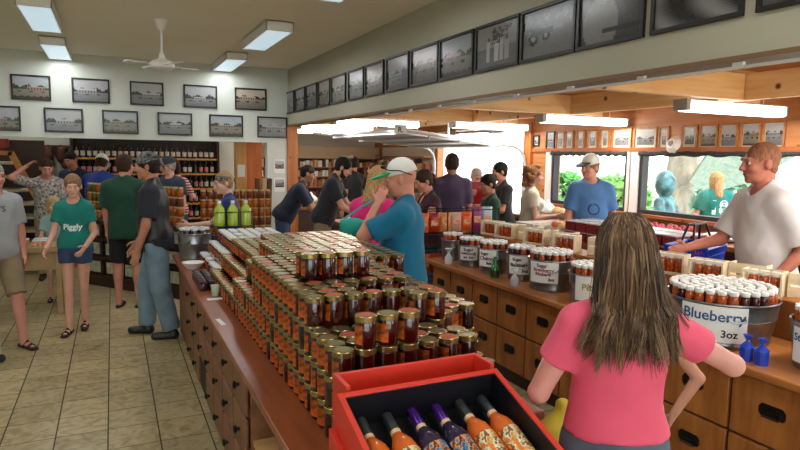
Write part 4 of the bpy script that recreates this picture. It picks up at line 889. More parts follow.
t = thing('wrapped_jar', 'small jar wrapped in white film in front of the first tin tub', 'jar', (2.81, 4.85, ZT)); part('jar', MB().lathe([(.03, 0), (.034, .005), (.034, .05), (.026, .06), (0, .06)], 16), mat('red_preserve', rgb(140, 50, 40), .2), t); part('wrap', MB().lathe([(.036, .0), (.037, .055), (.026, .07), (.009, .1), (.034, .135), (.04, .14)], 12, closed=False), mat('white_film', (.8, .82, .85), .3, alpha=.8), t)
for dx, dy, l in ((0, 0, 'front small jar in blue film at the foot of the blueberry tub'), (.005, -.075, 'second small jar in blue film at the foot of the blueberry tub, further right')):
    t = thing('wrapped_jar', l, 'jar', (2.84 + dx, 1.91 + dy, ZT)); bf = mat('blue_film', rgb(30, 70, 200), .15, alpha=.75, coat=.5)
    part('jar', MB().lathe([(.027, 0), (.03, .005), (.03, .055), (0, .055)], 14), dark_wood, t); part('lid', MB().lathe([(.031, .055), (.031, .07), (0, .071)], 14), mat('blue_lid', rgb(60, 110, 220), .3), t)
    part('wrap', MB().lathe([(.033, .0), (.034, .07), (.02, .085), (.006, .1), (.024, .13)], 9, closed=False), bf, t)
t = thing('wrapped_jar', 'blue film wrapped jar just right of the pink woman, under her elbow', 'jar', (2.80, 2.68, ZT)); part('wrap', MB().lathe([(.033, .0), (.034, .06), (.02, .075), (.006, .085)], 9), bf, t)
# ------------------------------------------------------------------ red display box with wine bottles
redp = mat('red_paint', rgb(216, 56, 38), .42, noise=.12, nscale=9, bump=.05); blackp = mat('black_paint', (.008, .008, .012), .45, noise=.3, nscale=5)
t = thing('display_box', 'red painted slanted display box with a black inside, holding six bottles', 'box', (.815, 1.55, 0)); 
Tl = Matrix.Translation((0, 0, 1.135)) @ Matrix.Rotation(math.radians(20), 4, 'X')
p = MB(); W = .268; L_ = .62; dp = .13; th = .018
for sx in (-1, 1): p.box(min(sx * W, sx * (W - th)), -L_, -dp, max(sx * W, sx * (W - th)), 0, 0, 0, Tl)
p.box(-W + th, -th, -dp, W - th, 0, 0, 0, Tl); p.box(-W + th, -L_, -dp, W - th, -L_ + th, 0, 0, Tl); part('frame', p, redp, t, bevel=.002, label='red outer boards')
part('lining', MB().box(-W + th, -L_ + th, -dp + .004, W - th, -th, -dp + .012, 0, Tl).box(-W + th, -th - .003, -dp, W - th, -th, -.004, 0, Tl).box(-W + th, -L_ + th, -dp, -W + th + .003, -th, -.004, 0, Tl).box(W - th - .003, -L_ + th, -dp, W - th, -th, -.004, 0, Tl), blackp, t, label='black inside')
p = MB()
YZ = Matrix(((0, 0, 1, 0), (1, 0, 0, 0), (0, 1, 0, 0), (0, 0, 0, 1)))
for sx in (-1, 1):
    a, b = sorted((sx * .287, sx * .2685)); p.prism([(.015, ZT), (.015, 1.03), (-.3, .92), (-.56, .835), (-.56, ZT)], a, b, 0, YZ); p.tube([(sx * .287, -.05, .96), (sx * .296, -.05, .96)], .01, 10)
p.box(-.235, .115, ZT, .27, .13, 1.145); p.box(-.235, .02, 1.0, .27, .115, 1.01); p.box(-.235, .016, ZT, -.221, .115, 1.145); p.box(.256, .016, ZT, .27, .115, 1.145); part('stand', p, redp, t, bevel=.002, label='red stand and rear tray')
def bottle(lbl, x, capm, bodym, labm_, mirror=0):
    Tb = Matrix.Translation((.815, 1.55, 0)) @ Tl @ Matrix.Translation((x, -.355, -dp + .052)) @ Matrix.Rotation(-PI / 2, 4, 'X')
    o = thing('wine_bottle', lbl, 'bottle'); o.matrix_world = Tb
    part('glass', MB().lathe([(.02, .004), (.034, 0), (.037, .008), (.037, .17), (.034, .195), (.022, .222), (.0145, .238), (.0140, .3), (0, .3)], 24), bodym, o)
    part('capsule', MB().lathe([(.0152, .25), (.0158, .252), (.0158, .312), (.0145, .316), (0, .316)], 18), capm, o)
    part('seal', MB().lathe([(.0152, .236), (.0154, .25)], 18), mat('cream_seal', rgb(226, 190, 150), .5), o)
    part('label', MB().lathe([(.0376, .03), (.0376, .16)], 18, a0=-PI / 2 - 1.25, a1=-PI / 2 + 1.25), labm_, o)
owine = mat('peach_wine', rgb(232, 112, 42), .08, coat=.8, noise=.2, nscale=20); pwine = mat('purple_wine', rgb(50, 40, 66), .08, coat=.8)
def artlabel(name, cols, s_):
    m = mat(name, cols[0], .3, coat=.4); nt = m.node_tree; b = nt.nodes['Principled BSDF']; tc = nt.nodes.new('ShaderNodeTexCoord'); v = nt.nodes.new('ShaderNodeTexNoise'); v.inputs['Scale'].default_value = s_; v.inputs['Detail'].default_value = 2; nt.links.new(tc.outputs['Object'], v.inputs['Vector'])
    r = nt.nodes.new('ShaderNodeValToRGB'); r.color_ramp.interpolation = 'CONSTANT'; el = r.color_ramp.elements; el[0].color = (*cols[0], 1); el[1].color = (*cols[1], 1); el[1].position = .42
    for k, c in enumerate(cols[2:]): e = el.new(.47 + .06 * k); e.color = (*c, 1)
    nt.links.new(v.outputs['Fac'], r.inputs[0]); nt.links.new(r.outputs[0], b.inputs['Base Color']); return m
la = artlabel('fruit_label', [rgb(230, 120, 50), rgb(200, 170, 90), rgb(226, 210, 180), rgb(120, 96, 40), rgb(170, 50, 30), rgb(236, 150, 60)], 40); lbp = artlabel('night_label', [rgb(40, 90, 150), rgb(70, 130, 170), rgb(220, 140, 60), rgb(40, 50, 60), rgb(200, 90, 40), rgb(120, 180, 210)], 40)
bc = mat('black_capsule', (.02, .022, .022), .35); pc = mat('purple_capsule', rgb(84, 40, 140), .2, metal=.6)
for k, (l, cp, bd, lb) in enumerate((('orange wine bottle with black capsule, leftmost in the red box', bc, owine, la), ('orange wine bottle with black capsule, second from the left in the red box', bc, owine, la), ('dark wine bottle with purple capsule, left one of the pair in the red box', pc, pwine, lbp), ('dark wine bottle with purple capsule, right one of the pair in the red box', pc, pwine, lbp), ('orange wine bottle right of the purple-capped pair in the red box', bc, owine, la), ('orange wine bottle with black capsule, rightmost in the red box', bc, owine, la))):
    bottle(l, -.2 + .081 * k, cp, bd, lb)
# ------------------------------------------------------------------ things at the left and far end of the middle counter
tub('tin tub of white-lidded purple jars at the far left end of the middle counter', .68, 5.97, .155, .245, 1, glabel='the tub at the far left end of the middle counter', seed=9, kinds=SJ, jr=.031, jz=-.03)
t = thing('tray', 'small white paper tray on the counter beside the far tin tub', 'tray', (.60, 5.42, ZT)); part('base', MB().lathe([(.0, .03), (.05, .03), (.09, .055), (.095, .055), (.052, .0), (0, 0)], 20), white_p, t)
R0 = random.Random(2)
for j in range(8):
    for i in range(2):
        o = ob('jelly_jar', DJ); o.location = (.565 + .062 * i, 4.5 + .063 * j, ZT + .0003); tag(o, 'small dark purple jar in the low double row at the counter edge', 'jar', 'low double row of purple jars')
t = thing('plastic_cup', 'clear plastic cup holding green scoops beside the stack', 'cup', (.62, 4.3, ZT + .002)); part('cup', MB().lathe([(.026, 0), (.03, .07), (.0315, .072), (.0315, .075), (.028, .07), (.025, .004)], 20, closed=False), mat('clear_cup', (.75, .85, .7), .15, alpha=.5), t); part('filling', MB().lathe([(.024, .003), (.0275, .04), (0, .042)], 16), mat('lime_green', rgb(120, 200, 40), .5), t)
single('price_card', MB().cbox((.60, 4.2, ZT + .002), (.1, .055, .002)), paper_m, 'white printed card lying in front of the cup of green scoops', 'card')
single('price_tag', MB().cbox((0, 0, 0), (.028, .15, .001)), paper_m, 'narrow white tag lying alone on the reddish counter', 'card', loc=(.545, 3.6, ZT + .002), rz=0.1)
for j in range(12):
    for i in range(8):
        y = 4.815 + .077 * j; x = .725 + .082 * i
        for l in range(3):
            nlay = 1 if i == 0 else 2 if i == 1 else 3
            if l >= nlay or (l < nlay - 1 and j > 0 and i > 1): continue
            if l == nlay - 1 and j in (5, 8) and i % 3 == 0: continue
            o = ob('jam_jar', WJ[(i * 3 + j + l) % 2]); o.location = (x + R0.uniform(-.003, .003), y, ZT + .0003 + .1003 * l); o.rotation_euler = (0, 0, R0.uniform(-1.6, .4)); tag(o, 'white-lidded dark jam jar in the block at the far end, %s layer' % LAY[l], 'jar', 'white-lidded jam jars at the far end, %s layer' % LAY[l])
single('riser', MB().box(.875, 4.862, ZT + .001, 1.30, 5.68, ZT + .2), cherry_front, 'low dark platform inside the block of white-lidded jam jars', 'shelf')
# wire rack with lime bottles at the far end
wire = mat('black_wire', (.015, .015, .015), .4, metal=.5); lime = mat('lime_drink', rgb(176, 200, 60), .2, coat=.5, noise=.15, nscale=12)
t = thing('wire_rack', 'black wire rack holding three lime green bottles', 'rack', (1.06, 6.1, ZT)); p = MB()
for z in (.02, .28, .42):
    p.tube([(-.2, -.06, z), (.2, -.06, z), (.2, .06, z), (-.2, .06, z), (-.2, -.06, z)], .004, 6)
for x in (-.2, -.067, .067, .2):
    for y in (-.06, .06): p.tube([(x, y, 0), (x, y, .42)], .004, 6)
p.box(-.2, -.06, .275, .2, .06, .28); part('frame', p, wire, t)
for k, l in enumerate(('leftmost', 'middle', 'rightmost')):
    o = thing('drink_bottle', '%s of the three lime green bottles in the wire rack' % l, 'bottle', (1.06 + (k - 1) * .128, 6.1, ZT + .2805)); part('bottle', MB().lathe([(.045, 0), (.052, .006), (.052, .15), (.045, .175), (.02, .21), (.016, .235), (0, .235)], 18), lime, o); part('cap', MB().lathe([(.018, .226), (.018, .25), (0, .25)], 14), white_p, o)
for k in range(3):
    o = ob('jelly_jar', SJ[0]); o.location = (1.02 + .075 * k, 5.86, ZT + .001); o.scale = (1.15, 1.15, 3.6); tag(o, 'tall white-capped dark jar just in front of the wire rack', 'jar', 'tall dark jars before the wire rack')
# ------------------------------------------------------------------ left: table, cart, angled jar shelf
R5 = random.Random(11)
t = thing('table', 'pale wooden display table behind the girl in the teal shirt', 'table', (-1.27, 8.05, 0))
p = MB(); p.box(-.75, -.5, .7, .75, -.06, .76); part('tabletop', p, mat('pale_wood', rgb(176, 146, 100), .5, noise=.2, nscale=6), t, bevel=.005)
p = MB(); p.box(-.7, -.46, .5, .7, -.43, .7); p.box(.67, -.43, .5, .7, -.1, .7); part('apron', p, MATS['pale_wood'], t)
for sx, sy in ((-.72, -.48), (.66, -.48), (-.72, -.14), (.66, -.14)): part('leg', MB().box(sx, sy, 0, sx + .06, sy + .06, .7), MATS['pale_wood'], t, bevel=.004)
for i in range(7):
    for j in range(2):
        q = MB(); q.cbox((0, 0, .03), (.15, .11, .06), 0); q.cbox((0, 0, .062), (.152, .112, .006), 1)
        if i < 6: single('food_tray', q, [mat('candy_red', rgb(190, 80, 50), .4, noise=.5, nscale=60, col2=rgb(230, 200, 160)), mat('clear_lid', (.75, .76, .76), .2)], 'clear lidded tray of red sweets on the pale table, %s row' % ('front' if j == 0 else 'back'), 'tray', 'sweet trays on the pale table, %s row' % ('front' if j == 0 else 'back'), loc=(-1.75 + .2 * i, 7.66 + .17 * j, .8105 - .05), bevel=.004)
t = thing('cart', 'grey wheeled metal cart leg at the left edge', 'cart', (-1.12, 5.95, 0)); p = MB()
for sx in (0, .2 - .0): p.tube([(sx, 0, .08), (sx - .03, 0, .8)], .014, 8)
p.tube([(-.1, 0, .42), (.2, 0, .42)], .01, 8); p.box(-.2, -.2, .8, .2, .2, .82); part('frame', p, chrome, t)
for sx in (0, .2): part('wheel', MB().lathe([(0, -.012), (.035, -.012), (.04, 0), (.035, .012), (0, .012)], 16, T=Matrix.Translation((sx, 0, .04)) @ Matrix.Rotation(PI / 2, 4, 'X')), black_m, t)
p = MB()
for i in range(60): p.ball((R5.uniform(-.12, .16), R5.uniform(-.14, .14), R5.uniform(.85, 1.1)), R5.uniform(.03, .045), 7, 5)
single('popcorn_bag', p, mat('popcorn', rgb(226, 210, 140), .6), 'bag of pale yellow popcorn at the left edge below the grey shirt', 'popcorn', loc=(-1.13, 5.98, -.03), kind='stuff')
# angled shelf unit with picture cards and stacked orange jars
A = Vector((-.40, 9.22, 0)); B = Vector((.72, 7.75, 0)); dv = (B - A); Lc = dv.length; ang = math.atan2(dv.y, dv.x)
cards = [mat('card_green', rgb(200, 206, 180), .6, noise=.4, nscale=26), mat('card_cream', rgb(216, 206, 180), .6, noise=.45, nscale=22)]
orangejar = mat('orange_preserve', rgb(176, 92, 26), .2, noise=.4, nscale=20, coat=.3); greenjar = mat('green_pickle', rgb(96, 88, 36), .25, noise=.4, nscale=20); lidgold2 = mat('worn_gold_lid', rgb(190, 170, 120), .35, metal=.5)
def midjar(cm, r=.038, h=.12): return MB().lathe([(r * .9, 0), (r, .005), (r, h * .78), (r * .85, h * .86)], 10).lathe([(r * .92, h * .84), (r * .92, h), (0, h)], 10, mi=1).mesh('mid_jar', [cm, lidgold2])
MJ = [midjar(orangejar), midjar(greenjar), midjar(mat('brown_preserve', rgb(110, 52, 20), .2, coat=.3))]
t = thing('display_shelf', 'dark brown shelf unit with small picture cards, angled behind the man in black', 'shelf', A, ang)
p = MB(); p.box(0, 0, 0, Lc, .42, .12); p.box(0, .06, .12, Lc, .42, .86); p.box(-.02, -.0, .86, Lc + .02, .44, .9)
for z in (.12, .37, .62, .84): p.box(0, 0, z, Lc, .08, z + .035)
for k in range(6): p.box(Lc * k / 5 - .02, 0, .12, Lc * k / 5 + .02, .08, .86)
part('frame', p, dark_wood, t, bevel=.004)
for r_ in range(3):
    for k in range(5): part('picture_card', MB().box(Lc * (k + .17) / 5, .02, .185 + .25 * r_, Lc * (k + .83) / 5, .03, .335 + .25 * r_), cards[(k + r_) % 2], t)
M_ = Matrix.Translation(A) @ Matrix.Rotation(ang, 4, 'Z')
for k in range(19):
    for lv in range(4):
        for dd in range(1):
            q = M_ @ Vector((.06 + k * .094, .10, 0)); z = .9005 + .1205 * lv
            o = ob('pickle_jar', MJ[(0, 0, 2, 0)[lv] if k > 4 else (1, 0, 0, 1)[(lv + k) % 4]]); o.location = (q.x, q.y, z); tag(o, 'orange preserve jar stacked on the angled dark shelf, %s row' % LAY[lv], 'jar', 'orange jars on the angled shelf, %s row' % LAY[lv])
# second run of jars to the right, behind the woman in the bandana
t = thing('display_shelf', 'dark shelf unit of orange jars behind the woman with the black headband', 'shelf', (1.0, 8.2, 0)); part('frame', MB().box(0.02, 0, 0, .97, .5, .72), dark_wood, t, bevel=.004); part('cardboard', MB().box(.52, -.06, .3, .9, -.002, .62), mat('kraft_card', rgb(186, 138, 86), .8), t)
for k in range(11):
    for lv in range(5):
        o = ob('pickle_jar', MJ[(0, 2, 0, 0, 2)[lv]]); o.location = (1.06 + k * .085, 8.26, .7205 + .1205 * lv); tag(o, 'orange preserve jar stacked behind the woman with the headband, %s row' % LAY[lv], 'jar', 'orange jars behind the headband woman, %s row' % LAY[lv])
# bottle shelves along the storage wall
t = thing('bottle_shelf', 'tall pine shelving full of dark bottles beyond the back opening', 'shelf', (0, 11.7, 0)); X0, X1 = -.62, 1.78
shz = [.35, .62, .89, 1.16, 1.43, 1.70]; p = MB()
part('back_board', MB().box(X0, .24, .1, X1, .26, 2.1), darker, t)
for z in shz: part('shelf_board', MB().box(X0, -.04, z - .028, X1, .24, z), mat('shelf_pine', rgb(206, 140, 62), .5), t)
for x in (X0, X1): part('side', MB().box(x - .02, -.05, 0, x + .02, .26, 2.1), dark_wood, t)
bd = mat('dark_bottle', (.012, .007, .008), .12, coat=.5); bl_w = mat('bottle_label', rgb(206, 192, 176), .6, noise=.3, nscale=50); bl_p = mat('pink_label', rgb(190, 120, 120), .6)
def btl(lm, h=.235): return MB().lathe([(.03, 0), (.034, .004), (.034, h * .6), (.013, h * .76), (.012, h), (0, h)], 10).lathe([(.0346, h * .15), (.0346, h * .5)], 10, mi=1).mesh('bottle', [bd, lm])
BT = [btl(bl_w), btl(bl_p), btl(bd)]
for lv, z in enumerate(shz):
    for k in range(24):
        x = X0 + .07 + k * .0965
        if lv < 1: continue
        o = ob('wine_bottle', BT[(k * 7 + lv * 3) % 5 % 3 if lv != 5 else 0]); o.location = (x + R5.uniform(-.006, .006), 11.72, z + .0005); tag(o, 'dark bottle with a pale label on the pine shelving, %s shelf' % ('second third fourth fifth top'.split()[lv - 1] if lv < 6 else ''), 'bottle', 'dark bottles on the %s shelf of the pine shelving' % ('second third fourth fifth top'.split()[lv - 1]))
# stair at the left of the storage room
t = thing('staircase', 'wooden open stair with an orange stringer climbing at the far left', 'stair', (0, 0, 0)); orange_w = mat('orange_stringer', rgb(200, 128, 52), .45, noise=.2, nscale=5)
def slant(x0, z0, x1, z1, w_, y0, y1, m, nm, lb=None):
    d = Vector((x1 - x0, z1 - z0)).normalized(); n = Vector((-d.y, d.x)) * w_ / 2; q = MB(); pts = [(x0 + n.x, z0 + n.y), (x1 + n.x, z1 + n.y), (x1 - n.x, z1 - n.y), (x0 - n.x, z0 - n.y)]
    q.prism(pts, -y1, -y0, 0, Matrix(((1, 0, 0, 0), (0, 0, -1, 0), (0, 1, 0, 0), (0, 0, 0, 1)))); part(nm, q, m, t, label=lb)
slant(-.55, .05, -1.32, 1.78, .08, 10.28, 10.33, orange_w, 'stringer', 'orange stained stringer'); slant(-1.30, 1.76, -2.2, 1.80, .06, 10.28, 10.33, orange_w, 'landing_edge')
for k in range(8): part('tread', MB().box(-2.2, 10.34, .2 + .2 * k, -.72 - .085 * k, 10.9, .235 + .2 * k), mat('tread', rgb(190, 176, 146), .6), t, bevel=.004)
part('dark_panel', MB().box(-2.3, 10.95, 0, -.95, 11.0, 1.96), dark_wood, t); part('red_panel', MB().box(-2.2, 10.5, 1.84, -1.36, 10.55, 1.97), mat('brick_red', rgb(150, 60, 40), .7), t)
for i, (x, l) in enumerate(((-.98, 'wooden bear-like carved bracket near the stair'), (-.78, 'carved wooden bracket left of the bottle shelving'))):
    q = MB(); q.ball((0, 0, 0), (.09, .08, .16), 12, 8); q.ball((.05, -.05, -.18), (.05, .05, .08), 10, 8); q.box(-.12, -.05, .1, .12, .09, .15); single('wall_bracket', q, mat('carved_wood', rgb(96, 54, 36), .6, noise=.4, nscale=12), 'dark carved wooden bracket on the storage wall, %s one' % ('left' if i == 0 else 'right'), 'bracket', loc=(x, 11.9, 1.75))
# pine uprights and stock right of the bottle shelving
single('pine_post', MB().box(1.84, 10.25, 0, 2.02, 10.4, 2.6), mat('post_pine', rgb(214, 160, 96), .5, noise=.2, nscale=6, stretch=(3, 3, .3)), 'light pine upright right of the bottle shelving, with a notice on it', 'post', bevel=.004)
single('pine_partition', MB().box(2.04, 10.45, 0, 2.32, 10.5, 2.6), knotty('panel_pine', rgb(190, 110, 56), rgb(166, 88, 42), 'z'), 'orange knotty pine partition beside the light upright', 'panel')
t = thing('board_stack', 'dark brown boards leaning upright by the narrow white wall', 'boards', (2.06, 9.15, 0)); 
for k in range(3): part('board', MB().cbox((0, .0, .72), (.05, .12, 1.44), 0, Matrix.Translation((.05 * k - .06, 0, 0)) @ Matrix.Rotation(.03 * (k - 1), 4, 'Y')), mat('brown_board', rgb(92, 56, 34), .5, noise=.3, nscale=6) if k != 1 else mat('tan_plank', rgb(190, 150, 100), .5), t)
# ------------------------------------------------------------------ far shelves on the right side
t = thing('wall_shelf', 'far wall shelving crowded with small boxed goods under the tan soffit', 'shelf', (0, 13.9, 0))
part('back_board', MB().box(2.75, .22, .2, 5.9, .25, 1.72), mat('rose_board', rgb(120, 74, 48), .6), t)
for z in (.5, .8, 1.05, 1.3, 1.52): part('shelf_board', MB().box(2.75, -.1, z - .02, 5.9, .22, z), mat('shelf_pine2', rgb(176, 110, 60), .5), t)
part('soffit', MB().box(2.7, -.14, 1.72, 5.95, .26, 2.0), tan_board, t, label='tan soffit board')
GC = [rgb(226, 210, 180), rgb(170, 110, 70), rgb(206, 170, 120), rgb(90, 50, 40), rgb(240, 232, 220), rgb(150, 70, 50), rgb(200, 140, 90)]
GM = [MB().cbox((0, 0, .5), (1, 1, 1)).mesh('carton', mat('carton_%d' % i, c, .6, noise=.3, nscale=4)) for i, c in enumerate(GC)]
for z in (.5, .8, 1.05, 1.3, 1.52):
    x = 2.82
    while x < 5.8:
        w_ = R5.uniform(.05, .11); k = R5.randrange(7); o = bpy.data.objects.new('boxed_good', GM[k]); C.objects.link(o); o.location = (x + w_ / 2, 13.92, z + .0003); o.scale = (w_ * .92, .12, R5.uniform(.1, .2)); x += w_ + .008
        tag(o, 'small %s box on the far shelving, shelf at %s' % (['cream', 'brown', 'tan', 'dark', 'white', 'rust', 'orange-brown'][k], {.5: 'the bottom', .8: 'the second level', 1.05: 'the third level', 1.3: 'the fourth level', 1.52: 'the top'}[z]), 'box', 'small %s boxes on the far shelving, level %s' % (['cream', 'brown', 'tan', 'dark', 'white', 'rust', 'orange-brown'][k], {.5: 'one', .8: 'two', 1.05: 'three', 1.3: 'four', 1.52: 'five'}[z]))
t = thing('wall_shelf', 'shelving of small goods on the wood wall beyond the garage opening', 'shelf', (5.75, 0, 0))
part('back_board', MB().box(.2, 11.0, .3, .24, 13.6, 2.0), mat('pale_board', rgb(206, 196, 180), .6), t)
for z in (.8, 1.15, 1.5, 1.8): part('shelf_board', MB().box(0, 11.0, z - .02, .2, 13.6, z), MATS['shelf_pine2'], t)
for z in (.8, 1.15, 1.5):
    y = 11.05
    while y < 13.5:
        w_ = R5.uniform(.07, .13); k = R5.randrange(7); o = bpy.data.objects.new('boxed_good', GM[k]); C.objects.link(o); o.location = (5.86, y + w_ / 2, z + .0003); o.scale = (.12, w_ * .92, R5.uniform(.12, .25)); y += w_ + .01
        tag(o, 'small %s box on the side shelving beyond the garage opening' % ['cream', 'brown', 'tan', 'dark', 'white', 'rust', 'orange-brown'][k], 'box', 'small %s boxes on the side shelving' % ['cream', 'brown', 'tan', 'dark', 'white', 'rust', 'orange-brown'][k])
# display tables in the far right area
def dtable(lbl, x0, y0, x1, y1, h, m, legs=True):
    t = thing('display_table', lbl, 'table', (x0, y0, 0)); part('tabletop', MB().box(0, 0, h - .05, x1 - x0, y1 - y0, h), m, t, bevel=.005); part('side_panel', MB().box(.04, .04, .1, x1 - x0 - .04, y1 - y0 - .04, h - .05), dark_wood, t)
    for a in (.03, x1 - x0 - .08):
        for b in (.03, y1 - y0 - .08): part('leg', MB().box(a, b, 0, a + .05, b + .05, h - .05), dark_wood, t)
    return t
tw = mat('table_wood', rgb(130, 76, 42), .45, noise=.25, nscale=6)
dtable('low dark table of produce in front of the two men in dark shirts', 3.1, 7.1, 4.0, 9.2, .78, tw)
dtable('dark table of goods behind the woman with the teal bag', 3.0, 11.2, 5.0, 12.2, .8, tw)
dtable('long wooden produce table under the window wall', 5.2, 1.5, 5.85, 7.3, 1.0, tw)
dtable('wooden produce table behind the row of tin tubs', 4.0, 3.36, 4.6, 5.5, 1.0, tw)
dtable('narrow side table under the blue basket', 3.75, 2.95, 4.2, 3.3, .995, tw)
# produce
def fruits(lbl, x0, y0, x1, y1, z, n, r, ms, name='fruit', grp=None, cat='fruit'):
    k = [MB().ball((0, 0, r), r, 10, 7).mesh(name, m) for m in ms]; pts = []
    for i in range(n):
        for tr in range(60):
            p = (R5.uniform(x0 + r, x1 - r), R5.uniform(y0 + r, y1 - r))
            if all(math.hypot(p[0] - q[0], p[1] - q[1]) > 2 * r for q in pts): pts.append(p); break
    for p in pts: o = ob(name, R5.choice(k)); o.location = (p[0], p[1], z + .0005); tag(o, lbl, cat, grp or lbl)
def tray(lbl, x, y, z, w_, d_, h_, m): return single('produce_tray', MB().box(-w_ / 2, -d_ / 2, 0, w_ / 2, d_ / 2, .008).box(-w_ / 2, -d_ / 2, .008, -w_ / 2 + .008, d_ / 2, h_).box(w_ / 2 - .008, -d_ / 2, .008, w_ / 2, d_ / 2, h_).box(-w_ / 2, -d_ / 2, .008, w_ / 2, -d_ / 2 + .008, h_).box(-w_ / 2, d_ / 2 - .008, .008, w_ / 2, d_ / 2, h_), m, lbl, 'tray', loc=(x, y, z))
peach = [mat('peach', rgb(232, 160, 110), .6), mat('peach_blush', rgb(216, 110, 84), .6), mat('peach_pale', rgb(236, 196, 150), .6)]; apple = [mat('apple_red', rgb(186, 26, 40), .35), mat('apple_dark', rgb(140, 20, 34), .35)]
melon = [mat('melon_tan', rgb(206, 170, 120), .7, noise=.2, nscale=30), mat('melon_pale', rgb(222, 196, 150), .7)]
clear = mat('clear_plastic', (.82, .82, .84), .18, alpha=.55)
tray('open tray of peaches behind the crates, nearer the red boxes', 4.3, 4.96, 1.0005, .56, .34, .1, white_p); fruits('peach in the nearer tray', 4.04, 4.81, 4.56, 5.11, 1.009, 30, .036, peach, 'peach', 'peaches in the nearer tray')
fruits('peach heaped on top of the nearer tray', 4.1, 4.84, 4.5, 5.08, 1.081, 14, .036, peach, 'peach', 'peaches heaped on the nearer tray')
tray('open tray of peaches at the far end of the produce table', 4.3, 5.33, 1.0005, .56, .3, .1, white_p); fruits('peach in the farther tray', 4.04, 5.2, 4.56, 5.46, 1.009, 26, .036, peach, 'peach', 'peaches in the farther tray')
fruits('tan melon on the window table left of the man in blue', 5.28, 5.75, 5.8, 6.6, 1.0005, 16, .075, melon, 'melon', 'tan melons on the window table')
fruits('red apple on the window table right of the man in blue', 5.3, 4.5, 5.75, 5.3, 1.0005, 26, .042, apple, 'apple', 'red apples on the window table')
bag_m = mat('white_bag', (.75, .76, .78), .35, noise=.1, nscale=20, bump=.3, bscale=25)
def softbag(lbl, x, y, z, sx, sy, sz, m, grp=None, seed=0):
    F = Field(); rr = random.Random(seed); F.ell((0, 0, sz * .42), (sx, sy, sz * .5), None, .02); F.rc((0, 0, sz * .8), (rr.uniform(-.02, .02), 0, sz), sx * .4, sx * .25, .03); F.noise(.006, 40); F.plane((0, 0, 0), (0, 0, -1)); v, f = F.build(.009 if sx < .2 else .012)
    return tag(ob('plastic_bag', fmesh('bag', [(v, f)], m), None, (x, y, z)), lbl, 'bag', grp)
softbag('white plastic bag on the window table behind the curly-haired woman', 5.5, 7.0, 1.001, .13, .13, .26, bag_m, seed=1); softbag('white plastic bag on the window table left of the melons', 5.45, 6.72, 1.001, .12, .12, .2, bag_m, seed=2)
for i in range(9):                                                  # clamshells of berries in rows on the near window table
    for j in range(2):
        for l in range(2):
            t = thing('berry_box', 'clear lidded box of red berries behind the crates, %s layer' % ('lower' if l == 0 else 'upper'), 'box', (4.14 + .2 * j, 3.46 + .148 * i, 1.001 + .1 * l), 0, 'berry boxes behind the crates, %s layer' % ('lower' if l == 0 else 'upper'))
            part('berries', MB().box(-.08, -.065, 0, .08, .065, .085), mat('berry_fill', rgb(180, 40, 50), .5, noise=.6, col2=rgb(80, 16, 30), nscale=60), t); part('lid', MB().box(-.085, -.07, .086, .085, .07, .097), clear, t, bevel=.003)
for i in range(13):
    t = thing('produce_bag', 'flat clear bag of produce in the row along the window table', 'bag', (5.5 + .02 * (i % 3), 1.75 + .2 * i, 1.001), R5.uniform(-.3, .3), 'flat produce bags along the window table'); q = MB(); q.ball((0, 0, .04), (.17, .085, .04), 12, 6); part('film', q, bag_m if i % 3 else mat('pink_bag', rgb(220, 180, 180), .3), t)
for i, (x, y) in enumerate(((4.25, 3.3), (4.45, 3.35))):
    pass
# blue shopping basket in the hand of the man in white
t = thing('shopping_basket', 'blue plastic shopping basket with a black handle held by the man in white', 'basket', (3.95, 3.12, 1.0), math.radians(20)); bm_ = mat('blue_plastic', rgb(24, 60, 190), .35)
q = MB(); q.prism([(-.2, -.13), (.2, -.13), (.2, .13), (-.2, .13)], 0, .012)
for (a, b) in (((-.2, -.13), (.2, -.13)), ((.2, -.13), (.2, .13)), ((.2, .13), (-.2, .13)), ((-.2, .13), (-.2, -.13))):
    n = 14
    for k in range(n + 1): x, y = a[0] + (b[0] - a[0]) * k / n, a[1] + (b[1] - a[1]) * k / n; q.tube([(x, y, .01), (x * 1.1, y * 1.12, .17)], .006, 4)
    for z, s_, r_ in ((.06, 1.035, .005), (.11, 1.07, .005), (.17, 1.1, .014)): q.tube([(a[0] * s_, a[1] * s_, z), (b[0] * s_, b[1] * s_, z)], r_, 6)
part('body', q, bm_, t); q = MB()
for sy in (-1, 1): q.tube([(-.21, sy * .05, .17), (-.12, sy * .02, .33), (.12, sy * .02, .33), (.21, sy * .05, .17)], .009, 8)
part('handle', q, black_m, t)
# snack rack at the end of the tub counter
t = thing('wire_rack', 'black wire rack of snack bags at the far end of the tub counter', 'rack', (3.05, 5.42, 0)); q = MB()
for x in (-.3, 0, .3, .62):
    for y in (-.12, .12): q.tube([(x, y, 0), (x, y, 1.28)], .007, 6)
for z in (.3, .6, .85, 1.02, 1.26):
    q.tube([(-.3, -.12, z), (.62, -.12, z), (.62, .12, z), (-.3, .12, z), (-.3, -.12, z)], .006, 6)
for k in range(16): 
    for z in (.3, .6, .9): q.tube([(-.3 + .0613 * k, -.12, z), (-.3 + .0613 * k, .12, z)], .003, 4)
part('frame', q, wire, t)
SN = [('orange', rgb(226, 110, 40)), ('rust red', rgb(170, 50, 30)), ('orange and cream', rgb(230, 140, 70)), ('cream and pink', rgb(216, 170, 150)), ('bright orange', rgb(236, 96, 30)), ('purple and white', rgb(150, 50, 120)), ('pale blue and white', rgb(190, 205, 230))]
